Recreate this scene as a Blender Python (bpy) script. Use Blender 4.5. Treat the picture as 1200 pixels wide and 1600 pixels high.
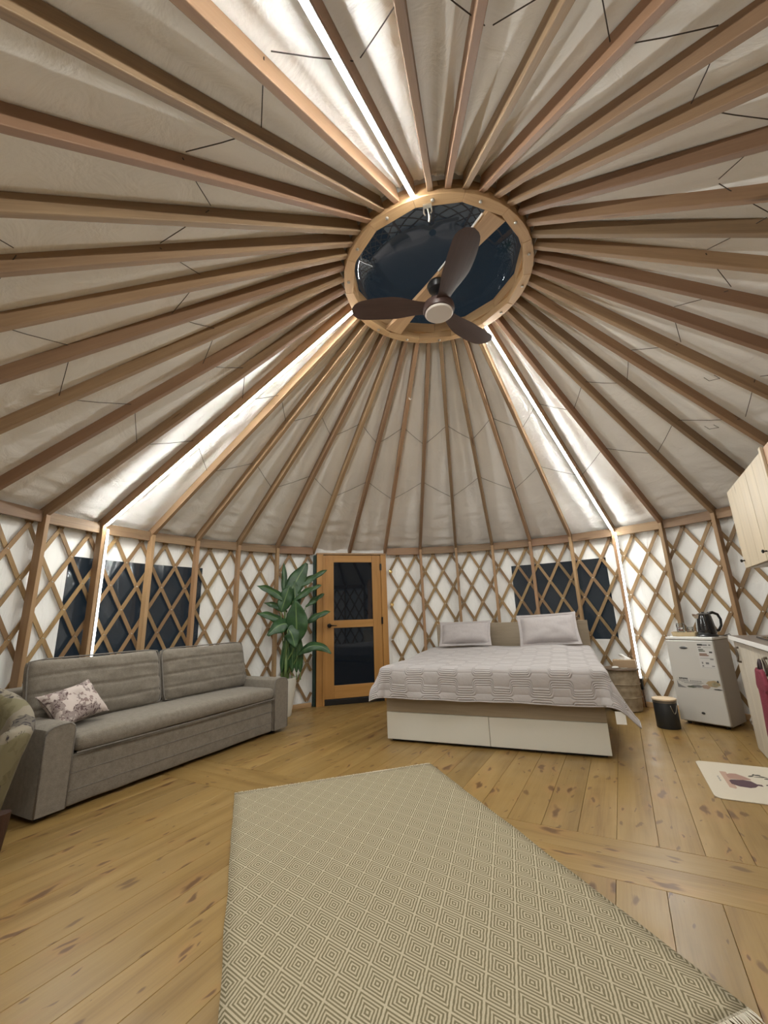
import bpy, bmesh, math, random
from mathutils import Vector, Matrix, noise
for o in list(bpy.data.objects): bpy.data.objects.remove(o)
S = bpy.context.scene
COL = S.collection
PI = math.pi
random.seed(7)

# ------------------------------------------------------------------ camera, world, exposure
CAM_D, CAM_H, YAW, PITCH, ROLL, FPX = 2.79596, 1.13949, -0.174023, 0.249720, -0.0355866, 647.03
def setup_camera():
    cd = bpy.data.cameras.new('camera'); co = bpy.data.objects.new('camera', cd); COL.objects.link(co)
    cy, sy, cp, sp = math.cos(YAW), math.sin(YAW), math.cos(PITCH), math.sin(PITCH)
    F = Vector((sy*cp, cy*cp, sp)); Rt = Vector((cy, -sy, 0)); U = Rt.cross(F)
    R2 = Rt*math.cos(ROLL) + U*math.sin(ROLL); U2 = -Rt*math.sin(ROLL) + U*math.cos(ROLL)
    m = Matrix((R2, U2, -F)).transposed().to_4x4(); m.translation = Vector((0, -CAM_D, CAM_H))
    co.matrix_world = m
    cd.sensor_fit = 'VERTICAL'; cd.sensor_height = 36.0; cd.lens = 36.0*FPX/1600.0
    cd.clip_start = 0.02; cd.clip_end = 200
    S.camera = co
setup_camera()
W = bpy.data.worlds.new('night'); S.world = W; W.use_nodes = True
bg = W.node_tree.nodes['Background']; bg.inputs[0].default_value = (.55, .78, 1.0, 1); bg.inputs[1].default_value = .020
S.view_settings.view_transform = 'Standard'; S.view_settings.look = 'None'
S.view_settings.gamma = 1; S.view_settings.use_curve_mapping = False
S.view_settings.exposure = 0.46
LED_STRENGTH = 160.0
LED_POST = 6.6
LED_COLOR = (.97, .985, .94, 1)

# ------------------------------------------------------------------ yurt dimensions
N = 42; STEP = 2*PI/N; PH = 2.925088
R = 3.62818; ZW = 2.15; RR = .735; RB = 3.73497
SL = (RB-ZW)/(R-.71968)                     # roof slope
def ang(k): return PH - k*STEP
def pol(k, r, z=0.0): a = ang(k); return Vector((r*math.cos(a), r*math.sin(a), z))
def rz(r): return ZW + (R-r)*SL             # underside of the rafters at radius r
SHIFT = {17: -.15, 18: -.2, 19: -.2, 20: -.24, 21: -.24, 22: -.34, 23: -.5, 24: -.26, 25: -.12, 26: -.15, 27: .02, 28: .2, 29: .3, 30: .3, 31: .24, 32: .2,
         33: .15, 34: .2, 35: .28, 36: .2, 37: .14, 38: .08}   # the real rafters are not perfectly evenly spaced at the wall
def kout(k):
    i = math.floor(k); t = k-i
    return k + SHIFT.get(i % 42, 0)*(1-t) + SHIFT.get((i+1) % 42, 0)*t
K_DL, K_DR = 5.0, 7.09
KF_L, KF_R = 5.09, 6.97                     # door opening in bays

# ------------------------------------------------------------------ material helpers
class NT:
    def __init__(s, name):
        s.m = bpy.data.materials.new(name); s.m.use_nodes = True
        s.t = s.m.node_tree; s.b = s.t.nodes['Principled BSDF']; s.out = s.t.nodes['Material Output']
    def n(s, typ, props=None, **inp):
        nd = s.t.nodes.new(typ)
        for k, v in (props or {}).items(): setattr(nd, k, v)
        for k, v in inp.items(): s.set(nd, k, v)
        return nd
    def set(s, nd, k, v):
        key = int(k[1:]) if k[0] == 'i' and k[1:].isdigit() else k.replace('_', ' ')
        sock = nd.inputs[key]
        if isinstance(v, bpy.types.NodeSocket): s.t.links.new(v, sock)
        elif isinstance(v, bpy.types.Node): s.t.links.new(v.outputs[0], sock)
        else: sock.default_value = v
    def math(s, op, a, b=None, c=None):
        nd = s.n('ShaderNodeMath', {'operation': op}); s.set(nd, 'i0', a)
        if b is not None: s.set(nd, 'i1', b)
        if c is not None: s.set(nd, 'i2', c)
        return nd.outputs[0]
    def vmath(s, op, a, b=None):
        nd = s.n('ShaderNodeVectorMath', {'operation': op}); s.set(nd, 'i0', a)
        if b is not None: s.set(nd, 'i1', b)
        return nd.outputs[0]
    def obj(s): return s.n('ShaderNodeTexCoord').outputs['Object']
    def xyz(s, v): nd = s.n('ShaderNodeSeparateXYZ', i0=v); return nd.outputs
    def comb(s, x, y, z): return s.n('ShaderNodeCombineXYZ', i0=x, i1=y, i2=z).outputs[0]
    def noise(s, v, scale, detail=3, rough=.5, dist=0): 
        return s.n('ShaderNodeTexNoise', Vector=v, Scale=scale, Detail=detail, Roughness=rough, Distortion=dist).outputs[0]
    def rng(s, v, a, b, c=0.0, d=1.0):
        return s.n('ShaderNodeMapRange', i0=v, i1=a, i2=b, i3=c, i4=d).outputs[0]
    def ramp(s, v, stops):
        nd = s.n('ShaderNodeValToRGB', i0=v); cr = nd.color_ramp
        while len(cr.elements) < len(stops): cr.elements.new(.5)
        for e, (p, c) in zip(cr.elements, stops): e.position = p; e.color = (*c, 1)
        return nd.outputs[0]
    def mix(s, f, a, b):
        nd = s.n('ShaderNodeMix', {'data_type': 'RGBA'}); s.set(nd, 'i0', f)
        for k, v in (('i6', a), ('i7', b)):
            s.set(nd, k, v if not isinstance(v, tuple) else (*v[:3], 1))
        return nd.outputs[2]
    def base(s, v): s.set(s.b, 'Base_Color', (*v, 1) if isinstance(v, tuple) else v)
    def bump(s, h, strength=.3, dist=.01):
        nd = s.n('ShaderNodeBump', Height=h, Strength=strength, Distance=dist); s.t.links.new(nd.outputs[0], s.b.inputs['Normal'])
    def rnd(s): return s.n('ShaderNodeObjectInfo').outputs['Random']

def plain(name, col, rough=.5, metal=0.0, spec=.5, coat=0.0):
    m = NT(name); m.base(col); m.b.inputs['Roughness'].default_value = rough
    m.b.inputs['Metallic'].default_value = metal; m.b.inputs['Specular IOR Level'].default_value = spec
    m.b.inputs['Coat Weight'].default_value = coat
    h = m.noise(m.obj(), 140, 2); m.bump(h, .04, .002)
    return m.m

def wood(name, dark, light, knot=(.10, .05, .02), rough=.55, grain=1.0, knots=(1.3, 7.0, .05), var=.35, axis='x', coat=0.0, tint=None, knot_amt=.85):
    """grain along the local x axis of each board; tone and pattern differ from board to board"""
    m = NT(name); r = m.rnd(); o = m.obj()
    if axis == 'z':
        x = m.xyz(o); o = m.comb(x[2], x[0], x[1])
    if axis == 'y':
        x = m.xyz(o); o = m.comb(x[1], x[0], x[2])
    off = m.comb(m.math('MULTIPLY', r, 37.0), m.math('MULTIPLY', r, 91.0), m.math('MULTIPLY', r, 13.0))
    p = m.vmath('ADD', o, off)
    g1 = m.noise(m.vmath('MULTIPLY', p, (.9*grain, 14*grain, 14*grain)), 1.0, 4, .55, .6)
    g2 = m.noise(m.vmath('MULTIPLY', p, (4*grain, 110*grain, 110*grain)), 1.0, 3, .6)
    f = m.math('ADD', m.math('MULTIPLY', g1, .7), m.math('MULTIPLY', g2, .3))
    c = m.ramp(f, [(.30, dark), (.68, light)])
    if tint:
        c = m.mix(m.rng(m.math('FRACT', m.math('MULTIPLY', r, 7.31)), .2, 1.0, 0, .75), c, tint)
    if knots:
        kv = m.n('ShaderNodeTexVoronoi', Vector=m.vmath('MULTIPLY', m.vmath('ADD', p, m.vmath('MULTIPLY', m.comb(g1, g1, g1), (.10, .03, .03))), (knots[0], knots[1], knots[1])), Scale=1.0)
        col = m.n('ShaderNodeSeparateColor', i0=kv.outputs['Color'])
        size = m.math('MULTIPLY', m.math('ADD', col.outputs[0], .05), knots[2]*2.2)
        kf = m.rng(m.math('DIVIDE', kv.outputs['Distance'], size), .55, 1.1, knot_amt, 0)
        c = m.mix(kf, c, knot)
    v = m.rng(r, 0, 1, 1-var*.5, 1+var*.5)
    c = m.n('ShaderNodeHueSaturation', Color=c, Value=v, Saturation=1.0).outputs[0]
    m.base(c); m.set(m.b, 'Roughness', m.rng(g1, .3, .7, rough-.08, rough+.1))
    m.b.inputs['Coat Weight'].default_value = coat
    m.bump(g2, .12, .004)
    return m.m

M = {}
M['rafter'] = wood('rafter_wood', (.185, .110, .056), (.35, .235, .130), knots=(1.2, 9, .06), var=.42, tint=(.24, .125, .072))
M['post'] = wood('post_wood', (.25, .148, .068), (.40, .26, .13), knots=(1.5, 9, .05), var=.3, axis='z', tint=(.29, .155, .08))
M['slat'] = wood('slat_wood', (.21, .128, .052), (.35, .23, .10), knots=None, var=.4, axis='z', tint=(.24, .135, .068))
M['ringwood'] = wood('ring_wood', (.42, .25, .12), (.60, .40, .21), knots=(2, 9, .03), var=.18)
M['plywood'] = wood('bar_wood', (.42, .25, .125), (.58, .38, .21), knots=(1.5, 5, .05), var=.1)
def floor_mat():
    m = NT('pine_floor'); r = m.rnd(); o = m.obj()
    off = m.comb(m.math('MULTIPLY', r, 57.0), m.math('MULTIPLY', r, 91.0), m.math('MULTIPLY', r, 13.0))
    p = m.vmath('ADD', o, off)
    g1 = m.noise(m.vmath('MULTIPLY', p, (.8, 9, 9)), 1.0, 4, .55, .8)
    g2 = m.noise(m.vmath('MULTIPLY', p, (3, 90, 90)), 1.0, 3, .6)
    f = m.math('ADD', m.math('MULTIPLY', g1, .75), m.math('MULTIPLY', g2, .25))
    c = m.ramp(f, [(.28, (.172, .097, .027)), (.47, (.255, .157, .050)), (.70, (.318, .206, .075))])
    warp = m.vmath('MULTIPLY', m.comb(g1, m.noise(p, 6, 2), g1), (.30, .12, 0))
    def knots(sx, sy, size, lo, hi, seed):
        kv = m.n('ShaderNodeTexVoronoi', {'voronoi_dimensions': '2D'}, Vector=m.vmath('MULTIPLY', m.vmath('ADD', m.vmath('ADD', p, warp), (seed, seed*.37, 0)), (sx, sy, .01)), Scale=1.0)
        sc = m.n('ShaderNodeSeparateColor', i0=kv.outputs['Color'])
        sz = m.math('MULTIPLY', m.math('POWER', sc.outputs[0], 2.2), size)
        return m.rng(m.math('DIVIDE', kv.outputs['Distance'], m.math('ADD', sz, .004)), lo, hi, 1, 0)
    k1 = knots(2.6, 7.5, .21, .55, 1.05, 0.0)
    k2 = knots(4.2, 11.0, .18, .55, 1.1, 5.3)
    halo = knots(2.6, 7.5, .21, .9, 2.6, 0.0)
    c = m.mix(m.math('MULTIPLY', halo, .28), c, (.34, .17, .06))
    c = m.mix(m.math('MULTIPLY', m.math('MAXIMUM', k1, m.math('MULTIPLY', k2, .85)), .85), c, (.095, .042, .014))
    c = m.n('ShaderNodeHueSaturation', Color=c, Value=m.rng(r, 0, 1, .86, 1.12)).outputs[0]
    m.base(c)
    m.set(m.b, 'Roughness', m.rng(m.noise(p, 3.5, 3), .3, .7, .29, .44)); m.b.inputs['Specular IOR Level'].default_value = .4
    big = m.noise(m.vmath('MULTIPLY', p, (2.2, 7, 1)), 1.0, 2)
    m.bump(m.math('ADD', m.math('MULTIPLY', big, 2.0), m.math('MULTIPLY', g2, .25)), .30, .004)
    return m.m
M['floor'] = floor_mat()
def canvas(name, col, wr=.35, streak=(3, 3, 3)):
    m = NT(name); o = m.obj()
    a = m.noise(m.vmath('MULTIPLY', o, streak), 1.0, 4, .6, .8); b = m.noise(o, 260, 2)
    t = m.noise(o, 1.3, 3)
    m.base(m.mix(m.rng(t, .35, .7), col, tuple(v*.90 for v in col)))
    m.b.inputs['Roughness'].default_value = .75; m.b.inputs['Specular IOR Level'].default_value = .25
    m.bump(m.math('ADD', a, m.math('MULTIPLY', b, .03)), wr, .03)
    return m.m
M['roof_fabric'] = canvas('roof_liner', (.94, .928, .90), .55, (4, 4, 4))
M['wall_fabric'] = canvas('wall_liner', (.93, .925, .90), .8, (6, 6, 1.6))
M['metal'] = plain('zinc', (.62, .60, .55), .32, 1.0)
M['brass'] = plain('brass', (.80, .58, .25), .25, 1.0)
M['iron'] = plain('antique_iron', (.16, .13, .10), .4, .7)
M['black'] = plain('black_plastic', (.012, .012, .013), .35)
M['blackmetal'] = plain('black_metal', (.018, .017, .016), .35, .6)
M['white'] = plain('white_lacquer', (.66, .64, .57), .35)
M['whiteplastic'] = plain('white_plastic', (.80, .79, .76), .4)
M['green_canvas'] = plain('dark_green_canvas', (.012, .035, .026), .7)
M['fanbrown'] = wood('fan_walnut', (.050, .028, .024), (.085, .050, .042), knots=None, rough=.42, var=0)
M['fandisc'] = plain('fan_disc', (.66, .60, .55), .4)
M['cord'] = plain('cord', (.055, .045, .04), .8)
def led(name, st):
    m = NT(name); m.base((.9, .9, .9)); m.set(m.b, 'Emission_Color', LED_COLOR)
    m.b.inputs['Emission Strength'].default_value = st
    return m.m
M['led'] = led('led_diffuser', LED_STRENGTH); M['led_post'] = led('led_diffuser_post', LED_POST)
def pane(name, tint, gloss, rough=.03, fac=(.04, .55), haze=None):
    """thin sheet: mostly see-through, reflecting more at a grazing angle"""
    m = NT(name); t = m.t
    tr = m.n('ShaderNodeBsdfTransparent', i0=(*tint, 1)); gl = m.n('ShaderNodeBsdfGlossy', Roughness=rough)
    gl.inputs[0].default_value = (gloss, gloss, gloss, 1)
    lw = m.n('ShaderNodeLayerWeight', Blend=.35)
    mx = m.n('ShaderNodeMixShader', i0=m.rng(lw.outputs['Fresnel'], 0, 1, *fac), i1=tr.outputs[0], i2=gl.outputs[0])
    last = mx
    if haze:
        df = m.n('ShaderNodeBsdfDiffuse', i0=(*haze[0], 1)); last = m.n('ShaderNodeMixShader', i0=haze[1], i1=mx.outputs[0], i2=df.outputs[0])
    if rough > .06:
        w = m.noise(m.vmath('MULTIPLY', m.obj(), (5, 5, 2)), 1.0, 3, .5, .5); nb = m.n('ShaderNodeBump', Height=w, Strength=.5, Distance=.02)
        t.links.new(nb.outputs[0], gl.inputs['Normal'])
    t.links.new(last.outputs[0], m.out.inputs[0]); t.nodes.remove(m.b)
    return m.m
M['dome'] = pane('acrylic_dome', (.75, .82, .88), .45, .015, (.012, .22), ((.08, .13, .17), .05))
M['vinyl'] = pane('clear_vinyl', (.55, .6, .65), .7, .12, (.05, .5), ((.12, .15, .18), .10))
M['doorglass'] = pane('door_glass', (.45, .5, .55), .7, .02, (.03, .5), ((.03, .03, .03), .10))
M['glass'] = pane('tumbler_glass', (.93, .95, .95), 1.0, .02, (.08, .8))
M['doorwood'] = wood('door_fir', (.33, .155, .040), (.46, .235, .068), knots=None, rough=.4, var=.12, axis='z', coat=.2)

# ------------------------------------------------------------------ mesh helpers
class MB:
    """collects quads and boxes that become ONE mesh object"""
    def __init__(s): s.v = []; s.f = []
    def add(s, vs, fs):
        o = len(s.v); s.v += [tuple(v) for v in vs]; s.f += [tuple(i+o for i in f) for f in fs]; return s
    def box(s, x0, x1, y0, y1, z0, z1, m=None):
        vs = [Vector(p) for p in ((x0,y0,z0),(x1,y0,z0),(x1,y1,z0),(x0,y1,z0),(x0,y0,z1),(x1,y0,z1),(x1,y1,z1),(x0,y1,z1))]
        if m: vs = [m @ v for v in vs]
        return s.add(vs, [(0,3,2,1),(4,5,6,7),(0,1,5,4),(1,2,6,5),(2,3,7,6),(3,0,4,7)])
    def loft(s, rings, cap=True, closed=True):
        n = len(rings[0]); vs = [p for r in rings for p in r]; fs = []
        for i in range(len(rings)-1):
            for j in range(n if closed else n-1):
                a, b = i*n+j, i*n+(j+1) % n; fs.append((a, b, b+n, a+n))
        if cap: fs += [tuple(range(n-1, -1, -1)), tuple((len(rings)-1)*n+j for j in range(n))]
        return s.add(vs, fs)
    def lathe(s, prof, seg=24, c=(0, 0, 0), cap=True, m=None):
        rings = [[Vector((c[0]+r*math.cos(2*PI*j/seg), c[1]+r*math.sin(2*PI*j/seg), c[2]+z)) for j in range(seg)] for r, z in prof]
        if m: rings = [[m @ v for v in r] for r in rings]
        return s.loft(rings, cap)
    def tube(s, pts, r, seg=8, cap=True, closed=False):
        pts = [Vector(p) for p in pts]; rings = []; up = Vector((.31, .17, .93)); n = len(pts)
        for i, p in enumerate(pts):
            if closed: t = pts[(i+1) % n] - pts[i-1]
            else: t = pts[min(i+1, n-1)] - pts[max(i-1, 0)]
            t.normalize()
            if i == 0: x = t.cross(up).normalized()
            else: x = (x - t*x.dot(t)).normalized()
            y = t.cross(x); rad = r[i] if isinstance(r, (list, tuple)) else r
            rings.append([p + x*rad*math.cos(2*PI*j/seg) + y*rad*math.sin(2*PI*j/seg) for j in range(seg)])
        if closed: rings.append(rings[0]); cap = False
        return s.loft(rings, cap)
    def prism(s, poly, z0, z1, m=None):
        rings = [[Vector((x, y, z)) for x, y in poly] for z in (z0, z1)]
        if m: rings = [[m @ v for v in r] for r in rings]
        return s.loft(rings)
    def grid(s, fn, nu, nv, closed_u=False):
        vs = [fn(i/nu, j/nv) for j in range(nv+1) for i in range(nu+1)]
        return s.add(vs, [(j*(nu+1)+i, j*(nu+1)+i+1, (j+1)*(nu+1)+i+1, (j+1)*(nu+1)+i) for j in range(nv) for i in range(nu)])
    def mesh(s, name, mat, smooth=False, bevel=0, fix=True, seg=2):
        me = bpy.data.meshes.new(name); me.from_pydata(s.v, [], s.f)
        if fix or bevel:
            bm = bmesh.new(); bm.from_mesh(me)
            if fix: bmesh.ops.recalc_face_normals(bm, faces=bm.faces)
            if bevel:
                es = [e for e in bm.edges if len(e.link_faces) == 2 and e.calc_face_angle(0) > .5]
                bmesh.ops.bevel(bm, geom=es, offset=bevel, segments=seg, profile=.5, affect='EDGES', clamp_overlap=True)
            bm.to_mesh(me); bm.free()
        if smooth:
            me.shade_smooth()
            if smooth == 'auto': me.set_sharp_from_angle(angle=.6)
        me.materials.append(mat); return me
    def obj(s, name, mat, parent=None, smooth=False, bevel=0, fix=True, seg=2, mw=None, label=None):
        return link(name, s.mesh(name, mat, smooth, bevel, fix, seg), parent, mw, label)
def link(name, me, parent=None, mw=None, label=None):
    o = bpy.data.objects.new(name, me); COL.objects.link(o)
    if parent is not None: o.parent = parent
    if mw is not None: o.matrix_local = mw
    if label: o['label'] = label
    return o
def thing(name, label, cat, loc=(0, 0, 0), rz_=0.0, group=None):
    o = bpy.data.objects.new(name, None); COL.objects.link(o); o.empty_display_size = .1
    o.location = loc; o.rotation_euler = (0, 0, rz_); tag(o, label, cat, group); return o
def tag(o, label, cat, group=None):
    o['label'] = label; o['category'] = cat
    if group: o['group'] = group
    return o
def struct(name, label=None):
    o = bpy.data.objects.new(name, None); COL.objects.link(o); o['kind'] = 'structure'
    if label: o['label'] = label; o['category'] = name.split('_')[0]
    return o
def frame(o, x, y, z=None):
    """matrix from origin and axes"""
    x = Vector(x).normalized(); y = Vector(y); y = (y - x*y.dot(x)).normalized(); z = x.cross(y)
    m = Matrix((x, y, z)).transposed().to_4x4(); m.translation = Vector(o); return m
def bez(p0, p1, p2, n): return [Vector(p0)*(1-t)**2 + Vector(p1)*2*t*(1-t) + Vector(p2)*t*t for t in [i/n for i in range(n+1)]]
def fbm(x, y, z=0): return noise.noise(Vector((x, y, z)))
def sstep(a, b, x): t = max(0, min(1, (x-a)/(b-a))); return t*t*(3-2*t)

# ================================================================== FLOOR
FLR = struct('floor', 'knotty pine plank floor of the round tent, split by a cross band')
BAND = math.radians(-18.6); BX = Vector((math.cos(BAND), math.sin(BAND), 0)); BY = Vector((-BX.y, BX.x, 0))
BO = Vector((-.37, .20, 0)); BO = BY*(BO.dot(BY)-.005)       # upper edge of the cross band
BW = .185; FR_R = 3.74
def board(cx0, cx1, y0, y1, M4, name='floor_board'):
    """board along local x, from x range given at both edges (cx0, cx1 are functions of y)"""
    g = .0005; ch = .0012; y0 += g; y1 -= g; yc = (y0+y1)/2
    xs = [(cx0(y0), cx1(y0)), (cx0(y1), cx1(y1))]
    if min(xs[0][1]-xs[0][0], xs[1][1]-xs[1][0]) < .06: return
    xm = (xs[0][0]+xs[0][1]+xs[1][0]+xs[1][1])/4
    def ring(ins, z): return [Vector((xs[0][0]-xm+ins, y0-yc+ins, z)), Vector((xs[0][1]-xm-ins, y0-yc+ins, z)), Vector((xs[1][1]-xm-ins, y1-yc-ins, z)), Vector((xs[1][0]-xm+ins, y1-yc-ins, z))]
    b = MB().loft([ring(.0, -.028), ring(.0, -.0022), ring(ch, 0)])
    b.obj(name, M['floor'], FLR, mw=M4 @ Matrix.Translation((xm, yc, 0)))
def chord(y): return math.sqrt(max(0, FR_R**2 - y*y))
MBAND = frame((0, 0, 0), BX, BY); ub = BO.dot(BY)
for i in range(2):                                           # the two boards of the cross band
    for (a, b_) in (((-9, -1.1) if i else (-9, -.35)), ((-1.1, 9) if i else (-.35, 9))):
        board(lambda y, a=a: max(-chord(y), a+.0012), lambda y, b_=b_: min(chord(y), b_-.0012), ub-BW*(i+1), ub-BW*i, MBAND)
MB2 = frame((0, 0, 0), BY, -BX)                              # boards square to the band
nb = int(FR_R/BW)+1
for i in range(-nb, nb+1):
    y0 = i*BW + .04; y1 = y0+BW
    y0c, y1c = max(y0, -FR_R+.01), min(y1, FR_R-.01)
    if y1c-y0c < .03: continue
    cut = random.Random(i*3+1)
    far = [ub+.0012, 9]; near = [-9, ub-2*BW-.0012]
    board(lambda y: max(-chord(y), ub+.0012), lambda y: chord(y), y0c, y1c, MB2)
    board(lambda y: -chord(y), lambda y: min(chord(y), ub-2*BW-.0012), y0c, y1c, MB2)
sb = MB().lathe([(FR_R+.06, -.06), (FR_R+.06, -.030)], 64).obj('subfloor', plain('subfloor', (.22, .14, .075), .8), FLR)

# ================================================================== ROOF
CEIL = struct('ceiling', 'white fabric roof liner over radiating wooden rafters')
TH = math.atan(SL); RD = .092                               # rafter depth
RL = (3.735-RR)/math.cos(TH)
rb = MB().box(-RL/2, RL/2, -.019, .019, 0, RD); rme = rb.mesh('rafter', M['rafter'], bevel=.004)
rafters = []
for k in range(N):
    inner = pol(k, RR, rz(RR)); outer = pol(kout(k), 3.735, rz(3.735))
    x = (inner-outer).normalized(); yv = Vector((0, 0, 1)).cross(x).normalized()
    rafters.append(link('rafter', rme, CEIL, frame((inner+outer)/2, x, yv)))
def roof_fabric():
    m = MB(); na, nr = 12, 84; vz = RD/math.cos(TH)
    r0, r1 = .725, 3.775; vs = []; fs = []
    NA = N*na
    for j in range(nr+1):
        s = j/nr; r = r0+(r1-r0)*s
        for i in range(NA):
            k = i/na; t = k % 1.0; ki = int(k)
            a = PH-(k+(kout(k)-k)*(r-RR)/(R-RR)*.5*(1+r/R))*STEP
            u = math.sin(PI*t)
            eave = sstep(.35, 1.0, s); hub = 1-sstep(0, .45, s)
            arc = r*STEP*t
            w = fbm(r*15 + .5*u + ki*7.7, t*1.3, ki*3.1)*.026*eave**1.5 + fbm(r*34+u*.8+ki*5.3, t*1.1, ki*9.7)*.011*eave**1.5
            f = fbm(t*5+ki*11.3, r*1.1, 4.2)*.020*hub*min(1, r/1.5) + fbm(r*1.1+ki*3.3, t*3.2+ki*4.4, 8.8)*.030*min(1, r/1.6)
            sag = -.022*u*min(1, r/2.2)
            z = rz(r)+vz+.004+(w+f)*min(1, u*2.2)+sag
            if s > .985: z = max(z, rz(r)+vz-.02)
            vs.append((r*math.cos(a), r*math.sin(a), z))
    for j in range(nr):
        for i in range(NA):
            fs.append((j*NA+i, j*NA+(i+1) % NA, (j+1)*NA+(i+1) % NA, (j+1)*NA+i))
    m.add(vs, fs); return m.obj('roof_liner', M['roof_fabric'], CEIL, smooth=True)
roof_fabric()
def cords():
    for (re, ro) in ((2.47, 2.72), (1.90, 1.70)):
        m = MB()
        for k in range(N):
            ra, rb_ = (re, ro) if k % 2 == 0 else (ro, re)
            a = pol(k+.06, ra, rz(ra)+RD*.75); b = pol(k+.94, rb_, rz(rb_)+RD*.75)
            mid = (a+b)/2 - Vector((0, 0, .006)); m.tube([a, mid, b], .0024, 5)
        m.obj('tie_cord', M['cord'], CEIL)
    m = MB()                                                  # loose ends hanging on the right
    for k, r in ((17.5, 2.2), (18.6, 2.45), (16.4, 2.6), (19.5, 2.3)):
        p = pol(k, r, rz(r)+.03)
        m.tube([p, p+Vector((.05, .03, -.02)), p+Vector((.10, -.02, -.035)), p+Vector((.04, -.06, -.02))], .0020, 5)
    m.obj('loose_cord', M['cord'], CEIL)
cords()

# compression ring with its cross bar, bolts, hasp and acrylic dome
RING = thing('compression_ring', 'round wooden ring in the middle of the roof, where all rafters meet', 'ring', (0, 0, 3.70))
NS = 14
for layer, (z0, z1, off, ri) in enumerate(((0, .062, 0, .662), (.064, .16, .5, .655))):
    for i in range(NS):
        a0 = 2*PI*(i+off+.18)/NS; a1 = a0+2*PI/NS; am = (a0+a1)/2; g = .0012
        rings = []
        outer = [Vector((RR*math.cos(a0+(a1-a0)*j/4), RR*math.sin(a0+(a1-a0)*j/4), 0)) for j in range(5)]
        inn = [Vector((ri*math.cos(a), ri*math.sin(a), 0))/math.cos((a1-a0)/2)*.992 for a in (a1, a0)]
        c = Vector((.7*math.cos(am), .7*math.sin(am), 0)); X = Vector((-math.sin(am), math.cos(am), 0)); Y = Vector((-math.cos(am), -math.sin(am), 0))
        pl = [((v-c).dot(X)*.996, (v-c).dot(Y)) for v in outer+inn]
        MB().prism(pl, z0, z1).obj('ring_segment', M['ringwood'], RING, bevel=.002, seg=1, mw=frame(c, X, Y))
BA = math.radians(131)                                      # cross bar, waisted in the middle
def bar_poly():
    L = .655; top = []; bot = []
    for i in range(25):
        x = -L+2*L*i/24; w = .045+.035*(abs(x)/L)**2.2
        top.append((x, w)); bot.append((x, -w))
    return top+bot[::-1]
BARM = Matrix.Rotation(BA, 4, 'Z')
MB().prism(bar_poly(), .004, .042).obj('cross_bar', M['plywood'], RING, bevel=.003, mw=BARM)
MB().tube([(-.62, .098, .008), (-.30, .066, .012), (-.10, .060, .012)], .006, 8).obj('lift_rod', M['whiteplastic'], RING, mw=BARM, label='thin white rod along the cross bar')
for i in range(NS):
    a = 2*PI*(i+.55)/NS; MB().lathe([(.012, 0), (.012, -.004), (.007, -.009)], 10, (.70*math.cos(a), .70*math.sin(a), 0)).obj('bolt', M['metal'], RING)
ha = math.atan2(-.66, -.02); hx = Vector((math.cos(ha), math.sin(ha), 0)); hm = frame(hx*.672, hx, hx.cross(Vector((0, 0, -1))))
hb = MB().box(-.012, .012, -.028, .028, -.012, .03).tube([(-.016, -.024, 0), (-.02, -.026, -.035), (-.016, -.018, -.06)], .005).tube([(-.016, .024, 0), (-.02, .026, -.035), (-.016, .018, -.05)], .005)
hb.tube([(-.018, 0, 0), (-.022, .004, -.04), (-.018, .008, -.075), (-.02, .004, -.115)], [.008, .006, .009, .006]).obj('latch_hook', M['metal'], RING, smooth='auto', mw=hm)
def dome():
    prof = [(.755, .0), (.755, .05)] + [(.745*math.cos(t), .05+.30*math.sin(t)) for t in [PI/2*i/10 for i in range(1, 10)]] + [(.03, .35)]
    o = MB().lathe(prof, 48, cap=False).obj('skylight_dome', M['dome'], None, smooth=True); o.location = (0, 0, 3.862)
    o['label'] = 'clear acrylic dome closing the roof ring, dark night sky behind'; o['category'] = 'skylight'
dome()
# flashing that closes the roof between liner and ring
MB().lathe([(.74, 3.80), (.80, 3.86), (.80, 3.87), (.735, 3.865)], 48, cap=False).obj('ring_flashing', plain('flashing', (.35, .34, .32), .6), CEIL)

# ceiling fan
FAN = thing('ceiling_fan', 'dark brown three-blade ceiling fan with pale disc under the cross bar', 'fan', (0, 0, 3.42))
MB().lathe([(.004, .284), (.070, .282), (.078, .258), (.066, .222), (.026, .198), (.004, .196)], 28).obj('canopy', M['black'], FAN, smooth='auto')
MB().lathe([(.013, .205), (.013, .09)], 12).obj('downrod', M['black'], FAN, smooth=True)
MB().lathe([(.02, .115), (.075, .105), (.118, .075), (.124, .04), (.116, .012), (.10, .006)], 36).obj('motor_housing', M['fanbrown'], FAN, smooth='auto')
MB().lathe([(.106, .010), (.108, .002), (.100, -.006), (.0, -.010)], 36, cap=False).obj('light_disc', M['fandisc'], FAN, smooth='auto', label='pale round disc under the hub')
def blade():
    m = MB(); n = 22; rings = []
    for i in range(n+1):
        s = i/n; x = .07+s*.61
        w = .058+.046*sstep(.06, .5, s)-.014*sstep(.65, 1, s)
        if s > .86: w *= math.sqrt(max(.04, 1-((s-.86)/.15)**2))
        tw = math.radians(13-9*s); cy = .022*math.sin(PI*s)
        z = .055+.02*s; th = .010-.004*s
        ring = []
        for (yy, zz) in ((-1, 0), (-.55, .8), (.55, .8), (1, 0), (.55, -.8), (-.55, -.8)):
            y = yy*w; dz = zz*th*.5
            ring.append(Vector((x, cy+y*math.cos(tw)-dz*math.sin(tw), z+y*math.sin(tw)+dz*math.cos(tw))))
        rings.append(ring)
    return m.loft(rings).mesh('blade', M['fanbrown'], smooth='auto')
bme = blade()
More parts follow.
